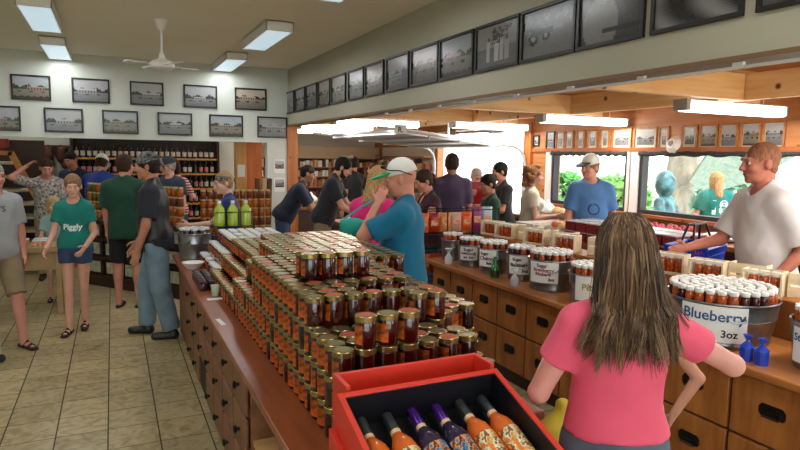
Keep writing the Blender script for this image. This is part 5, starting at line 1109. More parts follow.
def snack(lbl, x, y, z, c, rz, w_=.15, h_=.2):
    q = MB(); n = 8; g = []
    for side in (-1, 1):
        for j in range(n + 1):
            for i in range(n + 1): u, v = i / n * 2 - 1, j / n * 2 - 1; g.append((u * w_ / 2, side * .028 * max(0, (1 - u ** 4)) * max(0, (1 - v ** 4)), (v + 1) * h_ / 2))
    fs = []
    for s_ in (0, 1):
        for j in range(n):
            for i in range(n):
                a = s_ * (n + 1) ** 2 + j * (n + 1) + i; f = (a, a + 1, a + n + 2, a + n + 1); fs.append(f if s_ == 0 else tuple(reversed(f)))
    q.add(g, fs); t = thing('snack_bag', lbl, 'bag', (x, y, z), rz, None); part('pouch', q, mat('snack_' + lbl.split()[0] + str(int(c[0] * 99)), c, .3, noise=.25, nscale=14), t)
    part('label', MB().box(-w_ * .3, -.032, h_ * .35, w_ * .3, -.0285, h_ * .62), mat('snack_label', rgb(230, 200, 150), .4, noise=.5, nscale=30, col2=rgb(200, 90, 40)), t)
for k, (nm, c) in enumerate(SN): snack('%s snack bag on the top level of the wire rack' % nm, 2.83 + .128 * k, 5.42, 1.03, c, -.25, .12, .25 if k > 4 else .2)
for k, (nm, c) in enumerate(SN[:6]): snack('%s snack bag on the middle level of the wire rack' % nm, 2.85 + .145 * k, 5.42, .61, c, -.25, .13, .2)
for k, (nm, c) in enumerate(SN[1:6]): snack('%s snack bag on the lowest level of the wire rack' % nm, 2.87 + .16 * k, 5.42, .31, c, -.25, .13, .2)
# goods on the table before the two men
fruits('pale vegetable on the table before the men in dark shirts', 3.15, 7.2, 3.95, 8.8, .7805, 56, .05, [mat('veg_a', rgb(206, 190, 150), .6), mat('veg_b', rgb(150, 110, 60), .6), mat('veg_c', rgb(190, 90, 50), .5), mat('veg_d', rgb(90, 90, 50), .6)], 'vegetable', 'mixed vegetables on the table before the men in dark shirts', 'vegetable')
softbag('white produce bag on the table behind the man in black', 3.6, 9.0, .781, .14, .13, .26, bag_m, seed=4); softbag('white bag among the goods on the farther dark table', 3.5, 11.5, .801, .15, .13, .24, bag_m, seed=5); softbag('second white bag among the goods on the farther dark table', 4.0, 11.6, .801, .15, .13, .2, bag_m, seed=6)
for k in range(18): 
    o = ob('pickle_jar', MJ[k % 3]); o.location = (3.1 + .1 * k, 11.27, .8005); tag(o, 'jar in the row on the farther dark table', 'jar', 'jars in the row on the farther dark table')
# small hanging sign in front of the garage door
t = thing('hanging_sign', 'small white card hanging in front of the garage door tracks', 'sign', (3.5, 7.4, 2.1)); part('card', MB().box(-.09, 0, 0, .09, .006, .12), paper_m, t); part('cord', MB().tube([(-.05, .003, .12), (-.05, .003, .22)], .002, 4).tube([(.05, .003, .12), (.05, .003, .22)], .002, 4), black_m, t); text('lettering', 'R.', .1, ALONG['back'] @ Matrix.Translation((0, .05, .001)), ink, t, bold=.002)
# yellow bag held low in front of the pink woman
softbag('yellow bag standing on the floor beyond the woman in pink', 2.25, 2.55, 0, .17, .15, .42, mat('yellow_bag', rgb(214, 186, 60), .5), seed=8)
# ------------------------------------------------------------------ outside
struct('ground_outside', MB().box(6.15, -60, -.15, 200, 200, -.02).box(-60, -60, -.15, 6.15, -3.2, -.02), mat('pale_paving', rgb(214, 208, 196), .9, noise=.1, nscale=1))['label'] = 'bright pale paving outside the windows'
bpy.data.objects['ground_outside'].name = 'floor_outside'
leafm = [mat('leaf_a', rgb(76, 150, 60), .6, noise=.4, nscale=12), mat('leaf_b', rgb(110, 176, 84), .6, noise=.4, nscale=12)]
def bush(lbl, x, y, z, r, n, m, nm='bush', trunk=None):
    rr = random.Random(int(x * 10 + y)); vs = []; q = MB()
    for i in range(n):
        a, b = rr.uniform(0, 2 * PI), math.acos(rr.uniform(-1, 1)); k = rr.uniform(.72, 1.05); c = Vector((r[0] * k * math.sin(b) * math.cos(a), r[1] * k * math.sin(b) * math.sin(a), r[2] * k * math.cos(b)))
        u = Vector((rr.uniform(-1, 1), rr.uniform(-1, 1), rr.uniform(-1, 1))).normalized(); w_ = u.orthogonal().normalized(); s_ = rr.uniform(.06, .11) * (1 + r[0] * .3)
        q.add([c - u * s_, c + w_ * s_ * .45, c + u * s_, c - w_ * s_ * .45], [(0, 1, 2, 3)])
    t = thing(nm, lbl, 'bush' if nm == 'bush' else 'tree', (x, y, z)); part('foliage', q, m, t, smooth=False); part('stem', MB().tube([(0, 0, -z), (0, 0, r[2] * .4)], .05 if not trunk else trunk, 8), dark_wood, t)
bush('green leafy bush outside the left window', 8.9, 10.4, .9, (.6, .8, .6), 1500, leafm[0]); bush('lighter green bush outside the left window, nearer the post', 8.6, 8.5, .9, (.6, .6, .6), 1000, leafm[1])
bush('tall pale tree beyond the garage opening', 16, 20, 3.2, (2.5, 3, 2), 1300, mat('leaf_c', rgb(170, 200, 160), .7), 'tree', .2)
bush('leafy shrub outside the right window behind the picnic chairs', 10.0, 7.4, 1.0, (.5, .5, .7), 900, mat('leaf_d', rgb(96, 140, 110), .7))
for i, (x, y, l) in enumerate(((7.6, 8.35, 'white porch post outside the left window, left of the man in blue'), (7.7, 7.35, 'white porch post outside, close to the pine wall post'), (7.8, 12.6, 'white porch post seen through the garage opening'))): single('porch_post', MB().box(x, y, -.02, x + .12, y + .12, 2.6), white_p, l, 'post', bevel=.006)
t = thing('parked_car', 'dark car parked beyond the bushes outside the left window', 'car', (13.6, 14.4, 0), math.radians(60))
q = MB(); prof = [(-2.1, .3), (-2.15, .75), (-1.5, .85), (-.9, 1.3), (.6, 1.32), (1.2, .9), (2.1, .8), (2.15, .3)]; q.prism(prof, -.8, .8, 0, Matrix(((1, 0, 0, 0), (0, 0, -1, 0), (0, 1, 0, 0), (0, 0, 0, 1)))); part('body', q, mat('car_paint', (.03, .035, .05), .2, coat=1), t, bevel=.05)
for x in (-1.35, 1.35):
    for y in (-.78, .78): part('wheel', MB().lathe([(0, -.1), (.3, -.1), (.33, -.06), (.33, .06), (.3, .1), (0, .1)], 20, T=Matrix.Translation((x, y, .33)) @ Matrix.Rotation(PI / 2, 4, 'X')), black_m, t)
t = thing('tree', 'broad pale tree trunk leaning outside the wide window', 'tree', (11.0, 9.2, -.02)); part('trunk', MB().tube([(0, 0, 0), (.05, .05, 1.2), (.3, .1, 2.4), (.7, .2, 4.2)], [.42, .33, .3, .26], 14), mat('pale_bark', rgb(150, 140, 124), .9, noise=.6, nscale=5, stretch=(1, 1, .3), bump=.6), t)
q = MB(); rr9 = random.Random(9)
for k in range(700):
    c = Vector((rr9.gauss(.8, .9), rr9.gauss(.2, 1.1), rr9.gauss(4.6, .6))); u = Vector((rr9.uniform(-1, 1), rr9.uniform(-1, 1), rr9.uniform(-1, 1))).normalized(); w9 = u.orthogonal().normalized(); q.add([c - u * .16, c + w9 * .07, c + u * .16, c - w9 * .07], [(0, 1, 2, 3)])
part('foliage', q, leafm[1], t, smooth=False)
t = thing('planter', 'low box of pale green plants outside below the person in teal', 'planter', (7.0, 5.35, -.02)); part('box', MB().box(-.2, -.6, 0, .2, .6, .72), mat('grey_box', rgb(120, 124, 120), .7), t, bevel=.01); q = MB()
for k in range(260):
    c = Vector((rr9.uniform(-.2, .2), rr9.uniform(-.6, .6), rr9.uniform(.72, 1.02))); u = Vector((rr9.uniform(-1, 1), rr9.uniform(-1, 1), rr9.uniform(.2, 1))).normalized(); w9 = u.orthogonal().normalized(); q.add([c - u * .07, c + w9 * .03, c + u * .07, c - w9 * .03], [(0, 1, 2, 3)])
part('foliage', q, mat('leaf_e', rgb(150, 170, 110), .7), t, smooth=False)
# outdoor seating seen through the wide window
def garden_chair(lbl, x, y, rz, m):
    t = thing('patio_chair', lbl, 'chair', (x, y, -.02), rz); part('seat', MB().box(-.24, -.24, .42, .24, .24, .46), m, t, bevel=.01); q = MB()
    for k in range(6): q.box(-.23 + .08 * k, .2, .46, -.18 + .08 * k, .23, .95)
    q.box(-.25, .2, .93, .25, .235, 1.0); part('backrest', q, m, t, bevel=.005)
    for a in (-.22, .18):
        for b in (-.22, .18): part('leg', MB().box(a, b, 0, a + .04, b + .04, .42), m, t)
    for a in (-.27, .24): part('armrest', MB().box(a, -.22, .62, a + .035, .22, .65), m, t)
for i, (x, y, l) in enumerate(((8.6, 6.3, 'white patio chair outside the wide window, leftmost'), (8.5, 5.2, 'white patio chair outside the wide window, middle'), (7.6, 4.6, 'white patio chair outside beside the figure in teal'))): garden_chair(l, x, y, 1.2, white_p)
t = thing('football_ornament', 'large teal and dark painted figure cut-out outside at the left of the wide window', 'sign', (7.3, 6.35, 0), math.radians(20)); q = MB()
F = Field(); F.ell((0, 0, 1.45), (.16, .14, .2)); F.ell((0, 0, 1.02), (.24, .15, .27)); F.rc((-.2, 0, 1.2), (-.28, -.1, .8), .07, .05); F.rc((.2, 0, 1.2), (.1, -.18, .95), .07, .05); F.rc((-.1, 0, .8), (-.12, 0, .02), .1, .07); F.rc((.1, 0, .8), (.12, 0, .02), .1, .07); F.noise(.012, 20)
ob('figure', fmesh('figure', [F.build(.02)], mat('teal_paint', rgb(90, 150, 160), .4, noise=.8, nscale=7, col2=(.02, .03, .035))), t)
t = thing('umbrella', 'slanted grey-green patio umbrella outside the wide window', 'umbrella', (9.2, 6.3, 0)); Tm = Matrix.Translation((0, 0, 2.0)) @ Matrix.Rotation(-.7, 4, 'X'); part('canopy', MB().lathe([(0, .35), (.5, .22), (1.1, -.02), (1.1, -.06), (.5, .18), (0, .31)], 8, T=Tm), mat('umbrella_cloth', rgb(150, 172, 160), .7, noise=.3, nscale=9, stretch=(1, 6, 1)), t, smooth=False); part('pole', MB().tube([(0, 0, 0), (0, 0, 2.2)], .02, 8), white_p, t)
# ------------------------------------------------------------------ world and sun
wd = bpy.data.worlds.new('sky'); sc.world = wd; wd.use_nodes = True; nt = wd.node_tree; bg = nt.nodes['Background']; bg.inputs['Color'].default_value = (.92, .96, 1, 1); bg.inputs['Strength'].default_value = 4.6
for y0, y1, z0, z1 in ((5.86, 7.27, 1.18, 1.86), (2.2, 5.57, 1.18, 1.86), (-.35, 1.9, 1.18, 1.86), (7.95, 10.85, .1, 2.0)):   # daylight entering by each opening
    a = area((XR + .3, (y0 + y1) / 2, (z0 + z1) / 2), z1 - z0, y1 - y0, 1, (1, 1, 1), (0, PI / 2, 0)); a.data.cycles.is_portal = True
s_ = bpy.data.lights.new('sun', 'SUN'); s_.energy = 3.2; s_.angle = .02; s_.color = (1, .97, .92); so = bpy.data.objects.new('sun', s_); C.objects.link(so); so.rotation_euler = (math.radians(28), math.radians(-14), 0)
# ------------------------------------------------------------------ the people
STRIPE = mat('striped_cloth', rgb(200, 190, 190), .85); nt = STRIPE.node_tree; tc = nt.nodes.new('ShaderNodeTexCoord'); wv = nt.nodes.new('ShaderNodeTexWave'); wv.bands_direction = 'Z'; wv.inputs['Scale'].default_value = 7.5; nt.links.new(tc.outputs['Object'], wv.inputs['Vector'])
rp = nt.nodes.new('ShaderNodeValToRGB'); rp.color_ramp.interpolation = 'CONSTANT'; rp.color_ramp.elements[0].color = (*rgb(176, 24, 34), 1); rp.color_ramp.elements[1].color = (*rgb(214, 206, 204), 1); rp.color_ramp.elements[1].position = .5; nt.links.new(wv.outputs['Fac'], rp.inputs[0]); nt.links.new(rp.outputs[0], nt.nodes['Principled BSDF'].inputs['Base Color'])
def tee(name, c, **k): d = dict(mat=mat('cloth_' + name, c, .85, noise=.1, nscale=5, bump=.12, bscale=26, sheen=.1)); d.update(k); return d
FAIR = ('fair', rgb(216, 160, 136)); TAN = ('tan', rgb(186, 128, 100)); PALE = ('pale', rgb(228, 180, 158)); RUDDY = ('ruddy', rgb(206, 140, 118))
BRN = rgb(66, 42, 28); DBRN = rgb(38, 24, 18); BLK = rgb(20, 16, 15); BLD = rgb(190, 150, 98); RED = rgb(104, 46, 30); SND = rgb(150, 108, 74); GRY = rgb(170, 160, 150)
blackcloth = mat('black_print_cloth', (.012, .012, .014), .7, noise=.9, nscale=34, col2=(.22, .22, .22)); denim = mat('denim', rgb(122, 144, 160), .85, noise=.25, nscale=8, bump=.1, bscale=60); denim_d = mat('dark_denim', rgb(58, 78, 112), .85, noise=.2, nscale=8); khaki = mat('khaki', rgb(142, 124, 96), .85, noise=.1, nscale=6)
blk = mat('black_cloth', (.012, .012, .013), .85); leather = mat('black_leather', (.02, .018, .017), .4); sandal = mat('brown_sandal', rgb(48, 32, 26), .6); whitecap = mat('white_cap', (.74, .74, .7), .8); dkcap = mat('dark_cap', (.03, .035, .045), .8)

p_ = person('man in grey t-shirt and khaki shorts cut off by the left edge of the photo', -.99, 6.55, -62, 1.72, 1.08, head=(10, 4), armR=((.1, .12, -1), (0, .1, -1)), armL=((-.12, .05, -1), (.02, .22, -1)),
       legR=((.0, -.16, -1), (.0, -.5, -1)), legL=((0, .42, -1), (0, .22, -1)), skin=RUDDY, shirt=tee('grey', rgb(158, 160, 162), sleeve=.75), pants=dict(mat=khaki, len=.98, off=.026, name='shorts'), hair=('short', GRY, 'grey'), shoes=dict(mat=sandal, open=True, name='sandal'))
decal(p_['root'], p_['shirt'], "ITY'S", .07, (0.02, 0, 1.3), ink)
p_ = person('girl in a teal t-shirt and denim shorts walking with her hands held out', -.36, 6.74, -98, 1.57, .84, fem=True, bustf=False, head=(8, 10), armR=((.2, .25, -1), (.1, .8, -.5)), armL=((-.2, .1, -1), (.3, .85, -.55)),
       legR=((.0, .12, -1), (.02, .0, -1)), legL=((.05, -.1, -1), (.06, -.3, -1)), skin=('girl', rgb(222, 166, 142)), shirt=tee('teal', rgb(20, 122, 112), sleeve=.55, off=.014, hem=.94), pants=dict(mat=denim_d, top=1.02, len=.3, off=.022, name='shorts'), hair=('ponytail', rgb(160, 122, 88), 'girl_sandy'), shoes=dict(mat=sandal, open=True, name='flip_flop'))
decal(p_['root'], p_['shirt'], 'Piggly', .075, (0, 0, 1.06), mat('white_ink', (.8, .85, .82), .6), bold=.002)
person('small blond child beside the pale table, behind the girl in teal', -.66, 8.3, -85, 1.22, .9, child=True, head=(10, 8), armR=((.2, .3, -1), (0, .9, .1)), armL=((-.2, .3, -1), (.3, .9, .1)), skin=PALE, shirt=tee('mint', rgb(140, 176, 168), sleeve=.6), pants=dict(mat=khaki, len=.5, off=.02, name='shorts'), hair=('bob', rgb(206, 176, 130), 'child_blond'), shoes=dict(mat=sandal, open=True, name='sandal'), res=.012)
person('man in a patterned shirt with one arm raised behind his head, by the stair', -.84, 9.75, -85, 1.70, 1.0, lean=6, head=(5, 20), armR=((.8, .3, .3), (-.75, -.2, .6)), armL=((-.1, .1, -1), (0, .4, -1)), skin=RUDDY, shirt=dict(mat=mat('plaid_cloth', rgb(196, 188, 178), .85, noise=.7, nscale=34, col2=rgb(80, 74, 80)), sleeve=.8), pants=dict(mat=khaki, len=2), hair=('buzz', BRN, 'brown'), res=.014)
person('man in a navy t-shirt looking down, between the raised-arm man and the cyclist', -.56, 10.9, -120, 1.80, 1.05, head=(0, 22), skin=TAN, shirt=tee('navy_b', rgb(36, 44, 78)), pants=dict(mat=denim, len=2), hair=('buzz', BLK, 'black'), res=.015)
p_ = person('person in a blue and white cycling jersey and white cap leaning over the shelf', -.24, 9.85, 70, 1.80, 1.05, lean=24, head=(0, 14), armR=((.75, .4, -.5), (-.1, .6, -.75)), armL=((-.75, .4, -.5), (.1, .6, -.75)), skin=FAIR, shirt=dict(mat=mat('jersey_blue', rgb(36, 74, 176), .7, noise=.8, nscale=3.2, col2=rgb(20, 22, 40)), sleeve=.95), pants=dict(mat=blk, len=1), hair=('short', BRN, 'brown'), cap=dict(kind='cap', mat=whitecap), res=.014)
person('man in a dark green t-shirt and black shorts with his back turned', .12, 7.62, 70, 1.76, 1.14, head=(-10, 5), armR=((.15, .1, -1), (0, .4, -1)), skin=RUDDY, shirt=tee('green', rgb(22, 66, 48), sleeve=.8, off=.024, hem=.80), pants=dict(mat=blk, len=.92, off=.022, name='shorts'), hair=('short', BRN, 'brown'), shoes=dict(mat=sandal, open=True, name='sandal'))
person('man in a black bandana, black vest and pale jeans, seen from the side', .36, 6.27, 168, 1.80, 1.06, lean=4, head=(4, 6), armL=((-.16, .12, -1), (0, .32, -1)), armR=((.1, .2, -1), (0, .6, -1)), legL=((-.05, -.1, -1), (0, -.22, -1)), legR=((.05, .28, -1), (0, .02, -1)), skin=TAN, shirt=dict(mat=mat('black_cloth_tee', (.018, .02, .028), .85, bump=.1, bscale=20), sleeve=.78, off=.02, hem=.84, vest=leather), pants=dict(mat=denim, len=1.98, off=.022, flare=.012, name='jeans'), hair=('short', DBRN, 'dark_brown'), beard='mustache', cap=dict(kind='bandana', mat=blackcloth), shoes=dict(mat=leather, name='boot'))
person('man in a dark cap behind the man with the bandana', .74, 9.36, -130, 1.72, 1.1, head=(-30, 5), skin=FAIR, shirt=tee('slate', rgb(48, 56, 70)), pants=dict(mat=denim, len=2), hair=('short', GRY, 'grey'), cap=dict(kind='cap', mat=dkcap), res=.014)
person('woman in a red and white striped shirt with short dark red hair, seen from behind', .86, 9.95, 75, 1.70, 1.05, fem=True, head=(10, 10), armR=((.3, .5, -.8), (0, .9, -.1)), armL=((-.3, .5, -.8), (0, .9, -.1)), skin=PALE, shirt=dict(mat=STRIPE, sleeve=.75), pants=dict(mat=denim_d, len=2), hair=('bob', rgb(84, 34, 24), 'red_brown'), res=.014)
person('woman with a black headband and short blond hair in a blue shirt, reaching out', 1.14, 6.62, 172, 1.60, 1.12, fem=True, lean=6, head=(18, 8), armL=((-.1, .7, -.8), (-.05, 1, -.05)), armR=((.1, .4, -1), (0, .9, -.2)), skin=PALE, shirt=tee('royal', rgb(34, 48, 112), sleeve=.7), pants=dict(mat=denim_d, len=2), hair=('short', BLD, 'blond'), cap=dict(kind='band', mat=blackcloth), res=.011)
person('man in a navy t-shirt and jeans bending over the table by the pine post', 2.16, 8.42, -20, 1.74, 1.12, lean=34, head=(0, 6), armR=((.1, .55, -.85), (0, .75, -.6)), armL=((-.1, .55, -.85), (0, .75, -.6)), legR=((.0, -.05, -1), (0, -.1, -1)), skin=TAN, shirt=tee('navy', rgb(28, 34, 52), sleeve=.85, off=.02), pants=dict(mat=denim_d, len=2, name='jeans'), hair=('buzz', DBRN, 'dark_brown'), res=.012)
p_ = person('bearded man in a black t-shirt and khaki trousers leaning over the table', 2.46, 7.55, -28, 1.82, 1.05, lean=20, head=(0, 22), armR=((.12, .45, -.85), (0, .85, -.5)), armL=((-.12, .45, -.85), (0, .85, -.5)), skin=FAIR, shirt=tee('black', (.014, .015, .02), sleeve=.72, off=.02), pants=dict(mat=khaki, len=2), hair=('short', DBRN, 'dark_brown'), beard='full', res=.011)
decal(p_['root'], p_['shirt'], '~~\n~~', .12, tuple(p_['P']((0.0, 0, 1.28))), mat('cream_ink', rgb(190, 180, 150), .6), out=(0, -1, .35), bold=.006)
person('person in a black t-shirt facing the far shelves', 3.7, 9.7, 120, 1.78, 1.1, head=(0, 5), skin=TAN, shirt=tee('black_b', (.012, .012, .014)), pants=dict(mat=blk, len=2), hair=('short', DBRN, 'dark_brown'), res=.015)
person('person with reddish hair and a black top behind the teal-shirted man', 4.05, 9.6, 150, 1.66, 1.05, fem=True, skin=FAIR, shirt=tee('black_b', (.012, .012, .014)), pants=dict(mat=blk, len=2), hair=('long', RED, 'auburn'), res=.015)
p_ = person('woman in a bright pink shirt carrying a teal shoulder bag', 1.86, 4.62, 35, 1.74, 1.05, fem=True, lean=20, head=(0, 14), armL=((-.25, .45, -1), (.1, .8, -.5)), armR=((.2, .35, -1), (0, .9, -.2)), skin=PALE, shirt=tee('hotpink', rgb(222, 30, 112), sleeve=1.1, off=.02), pants=dict(mat=denim_d, len=2), hair=('long', BLD, 'blond'))
F = Field(); c = np.array((.10, -.30, 1.2)); F.ell(c, (.13, .055, .11), None, .03); F.rc(c + [-.09, 0, .06], c + [.09, 0, .06], .03, .03, .03); F.noise(.006, 26); pr = p_
bg_ = thing('handbag', 'slouchy teal shoulder bag hanging behind the woman in hot pink', 'bag', pr['root'].location[:], pr['root'].rotation_euler[2]); tb = mat('teal_leather', rgb(20, 158, 142), .5, bump=.2, bscale=30); ob('pouch', fmesh('pouch', [F.build(.008)], tb), bg_)
sh = pr['P']((.11, -.01, 1.49)); part('strap', MB().tube([c + [-.10, -.02, .08], (c + [-.08, -.02, .09]) * .45 + sh * .55 + [0, -.1, 0], sh + [0, -.05, .02], sh + [.01, .05, .01], sh + [.07, .04, -.12], c + [.12, .1, .12], c + [.1, 0, .07]], .009, 6), mat('strap_blue', rgb(90, 140, 170), .5), bg_)
p_ = person('man in a teal blue t-shirt and green-brimmed white cap, hand at his mouth', 1.82, 3.78, 146, 1.76, 1.22, head=(6, 8), armL=((-.15, .92, -.5), (.38, -.35, .95)), armR=((.15, .1, -1), (0, .3, -1)), skin=RUDDY, shirt=tee('cobalt', rgb(0, 106, 142), sleeve=.78, off=.022, hem=.84, loose=.02), pants=dict(mat=khaki, len=1, off=.025, name='shorts'), hair=('bald', SND, 'sandy'), cap=dict(kind='cap', mat=whitecap, brim=mat('green_brim', rgb(20, 166, 100), .6)), shoes=dict(mat=leather), handN={-1: (1, .3, .2)}, curl=.8, res=.008)
q = MB(); Hd = p_['Hd']; pts = [Hd(v) for v in ((-.088, .06, .07), (-.1, -.01, .06), (-.085, -.09, .02))]; q.tube(pts, .004, 6); q.tube([Hd((-.088, .06, .07)), Hd((-.06, .1, .09)), Hd((0, .11, .1)), Hd((.06, .1, .09))], .004, 6); q.ball(Hd((-.045, .1, .098)), (.03, .02, .014), 10, 6); q.ball(Hd((.045, .1, .098)), (.03, .02, .014), 10, 6)
g_ = thing('sunglasses', 'dark sunglasses perched on the white and green cap', 'glasses', p_['root'].location[:], p_['root'].rotation_euler[2]); part('frame', q, black_m, g_)
person('woman in a maroon sleeveless top with brown hair, behind the teal-shirted man', 3.13, 5.80, 172, 1.66, 1.3, fem=True, lean=5, head=(8, 20), armL=((-.25, .35, -1), (.1, .9, -.2)), armR=((.2, .35, -1), (0, .9, -.2)), skin=RUDDY, shirt=tee('maroon', rgb(62, 24, 40), sleeve=.22, vneck=True), pants=dict(mat=denim_d, len=2), hair=('ponytail', BRN, 'brown'), res=.011)
person('tall man in a purple-grey t-shirt with his back turned, against the bright opening', 3.87, 6.65, 72, 1.83, 1.12, head=(0, 5), skin=TAN, shirt=tee('plum', rgb(78, 62, 92), sleeve=.8), pants=dict(mat=khaki, len=2), hair=('short', BRN, 'brown'), res=.012)
person('older man in a red shirt behind the purple shirt', 4.62, 7.3, -120, 1.66, 1.12, lean=6, head=(20, 20), skin=PALE, shirt=tee('red', rgb(190, 30, 44), sleeve=.8, vneck=True), pants=dict(mat=khaki, len=2), hair=('buzz', rgb(216, 200, 186), 'white'), res=.013)
person('boy in a dark green t-shirt with dark hair, facing left', 4.02, 6.0, 165, 1.60, .95, child=False, head=(10, 14), armL=((-.15, .1, -1), (0, .3, -1)), skin=TAN, shirt=tee('forest', rgb(36, 74, 58), sleeve=.75), pants=dict(mat=denim, len=2), hair=('short', BLK, 'black'), res=.012)
person('dark-haired man in a black t-shirt holding something, beside the curly-haired woman', 4.78, 6.78, 168, 1.73, 1.0, lean=6, head=(0, 8), armL=((-.15, .35, -1), (.1, .95, .12)), armR=((.15, .4, -1), (0, .95, .1)), skin=TAN, shirt=tee('black_c', (.018, .018, .02), sleeve=.7), pants=dict(mat=denim, len=2), hair=('short', BLK, 'black'), res=.012)
single('red_package', MB().cbox((0, 0, 0), (.3, .1, .1)), mat('package_red', rgb(150, 30, 50), .5), 'dark red package held up near the dark-haired man in black', 'package', loc=(4.35, 6.9, 1.43), rz=-.3, bevel=.006)
p_ = person('woman with curly light brown hair in a cream top, facing right, arms crossed', 4.60, 6.02, -28, 1.70, .92, fem=True, lean=4, head=(0, 3), armR=((.18, .12, -1), (-.1, .9, .12)), armL=((-.15, .12, -1), (.6, .75, .05)), skin=FAIR, shirt=tee('cream', rgb(206, 200, 180), sleeve=.5, off=.018), pants=dict(mat=denim, len=2), hair=('curly', rgb(164, 112, 72), 'light_brown'), res=.010)
p_ = person('man in a heather blue t-shirt and black and white cap by the window', 4.92, 5.3, -118, 1.83, 1.03, head=(-52, 6), armR=((.22, .05, -1), (.05, .2, -1)), armL=((-.28, .0, -1), (-.05, .1, -1)), skin=RUDDY, shirt=tee('heather', rgb(72, 116, 168), sleeve=.8, off=.022, loose=.018), pants=dict(mat=khaki, len=1, name='shorts'), hair=('short', SND, 'sandy'), cap=dict(kind='cap', mat=whitecap, brim=dkcap), res=.010)
dk_ink = mat('print_navy', rgb(34, 58, 96), .7); decal(p_['root'], p_['shirt'], '\u2013\u2013\u2013\u2013', .05, (0, 0, 1.36), mat('print_rust', rgb(130, 70, 90), .7), bold=.002); decal(p_['root'], p_['shirt'], 'O', .19, (0, 0, 1.22), dk_ink, bold=.0)
person('man in a plain white t-shirt leaning forward, seen in profile at the right', 4.02, 2.6, 158, 1.92, 1.06, lean=9, head=(-6, 2), armL=((-.18, -.35, -.9), (.12, .62, -.78)), armR=((.1, .45, -.85), (-.1, .98, -.22)), skin=('sunburnt', rgb(196, 122, 100)), shirt=tee('white', rgb(214, 210, 214), sleeve=.85, off=.024, hem=.82, loose=.02), pants=dict(mat=khaki, len=1, name='shorts'), hair=('buzz', rgb(174, 116, 86), 'ginger'), res=.008, shoes=dict(mat=leather))
person('child in a white top standing hidden beyond the woman in pink, arm akimbo', 1.90, 1.75, 60, 1.38, .95, child=True, head=(0, 0), armR=((.62, .05, -.78), (-.42, .12, -.9)), armL=((-.1, .2, -1), (0, .4, -1)), skin=('child', rgb(196, 138, 112)), shirt=tee('childwhite', rgb(220, 220, 224), sleeve=.12), pants=dict(mat=denim_d, len=.6, name='shorts'), hair=('short', BRN, 'brown'), res=.007, shoes=dict(mat=sandal), curl=.7)
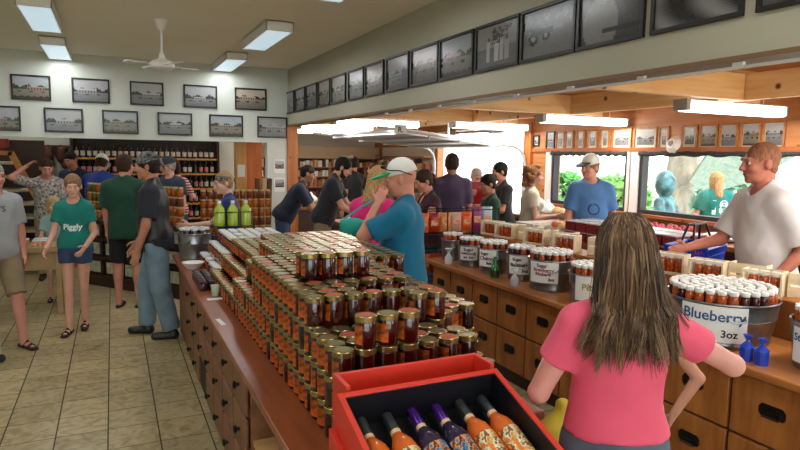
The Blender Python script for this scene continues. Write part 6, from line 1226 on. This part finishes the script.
# the woman in the foreground
PW = person('woman in a salmon pink t-shirt with long light brown hair, back turned, nearest the camera', 1.455, 1.405, 62, 1.60, 1.06, fem=True, head=(0, 4), armR=((.86, .1, -.48), (-.45, .85, .18)), armL=((-.40, .1, -.9), (.35, .9, .3)), skin=('arm_pale', rgb(224, 160, 148)), shirt=tee('salmon', rgb(236, 92, 122), sleeve=.52, off=.016, hem=1.0, neck=.075, wr=.004, ws=19), pants=dict(mat=mat('grey_jeans', rgb(92, 104, 120), .85, noise=.15, nscale=8), len=2, top=1.05, name='jeans'), hair=('long', rgb(104, 80, 62), 'long_brown'), res=.007, shoes=dict(mat=leather))
Hd = PW['Hd']; P = PW['P']; rr = random.Random(4)
strand = [MB(), MB(), MB()]
for lk in range(92):
    a = rr.uniform(-PI * 1.0, 0.0); el = rr.uniform(.02, 1.0); th0 = math.acos(el); ci = rr.choice((0, 0, 1, 1, 1, 2)); ph, ph2 = rr.uniform(0, 6.3), rr.uniform(0, 6.3); am = rr.uniform(.008, .02); fq = rr.uniform(5, 8)
    L0 = rr.uniform(.25, .37) if abs(math.cos(a)) < .75 else rr.uniform(.2, .33); flick = rr.uniform(-.02, .03)
    for i in range(15):
        a_ = a + rr.gauss(0, .12); th_ = max(.05, th0 + rr.gauss(0, .1)); rx, ry, rz = .088 + rr.uniform(0, .012), .108 + rr.uniform(0, .012), .106 + rr.uniform(0, .01)
        x0, y0, z0 = rx * math.sin(th_) * math.cos(a_), -.02 + ry * math.sin(th_) * math.sin(a_), .036 + rz * math.cos(th_)
        if y0 > .03: continue
        xm, ym = .095 * math.sin(th0) * math.cos(a), -.02 + .112 * math.sin(th0) * math.sin(a); side = xm / .09; n = 14; L_ = L0 * rr.uniform(.86, 1.08)
        pts = [Hd((x0 * .5, y0 * .5, .036 + rz * .99)), Hd((x0 * .85, y0 * .9, z0 + (rz + .036 - z0) * .45)), Hd((x0, y0, z0))]
        for k in range(1, n + 1):
            u = k / n; g_ = 1 - .62 * u; bx, by = xm + (x0 - xm) * g_ * 1.5, ym + (y0 - ym) * g_ * 1.5; zz = z0 - (L_ + (z0 + .05) * .75) * u
            xx = bx * (1 + .25 * u) + side * .05 * u * u + am * u * math.sin(ph + u * fq) + flick * u * u * side; yy = by * (1 - .2 * u) - .035 * min(1, u * 3) + am * u * math.cos(ph2 + u * fq)
            q = Hd((xx, yy, zz))
            if q[2] < P((0, 0, 1.46))[2]:
                w_ = max(0, (abs(q[0]) - .11) / .08); q[1] = min(q[1], P((0, -.135, 1.3))[1] + .1 * min(1, w_) + am * math.cos(ph2 + u * fq) * .8 - .012 * rr.random())
            pts.append(q)
        r_ = rr.uniform(.0016, .0034); strand[ci if rr.random() < .8 else rr.randrange(3)].tube(pts, [r_ * .6, r_, r_] + [r_ * (1 - .8 * (k / n) ** 2) for k in range(1, n + 1)], 4, cap=False)
for q, c, nm in ((strand[0], rgb(74, 54, 42), 'a'), (strand[1], rgb(114, 88, 66), 'b'), (strand[2], rgb(160, 130, 100), 'c')):
    part('hair_strand', q, mat('strand_' + nm, c, .5, noise=.4, nscale=20, spec=.4), PW['root'], label={'a': 'dark brown strands', 'b': 'mid brown strands', 'c': 'light streaked strands'}[nm])
# seated figure outside in a teal football jersey
p_ = person('person in a teal football shirt numbered 18 outside the wide window, back turned', 7.6, 5.75, 62, 1.66, 1.1, head=(0, 5), armR=((.3, .1, -1), (-.1, .5, -.6)), armL=((-.3, .1, -1), (.1, .5, -.6)), skin=FAIR, shirt=tee('jersey', rgb(0, 104, 96), sleeve=.7, off=.03), pants=dict(mat=khaki, len=2), hair=('long', BLD, 'blond'), res=.013, z0=-.02)
wi = MATS['white_ink']; decal(p_['root'], p_['shirt'], '18', .26, (0, 0, 1.16), wi, out=(0, -1, 0), bold=.008)
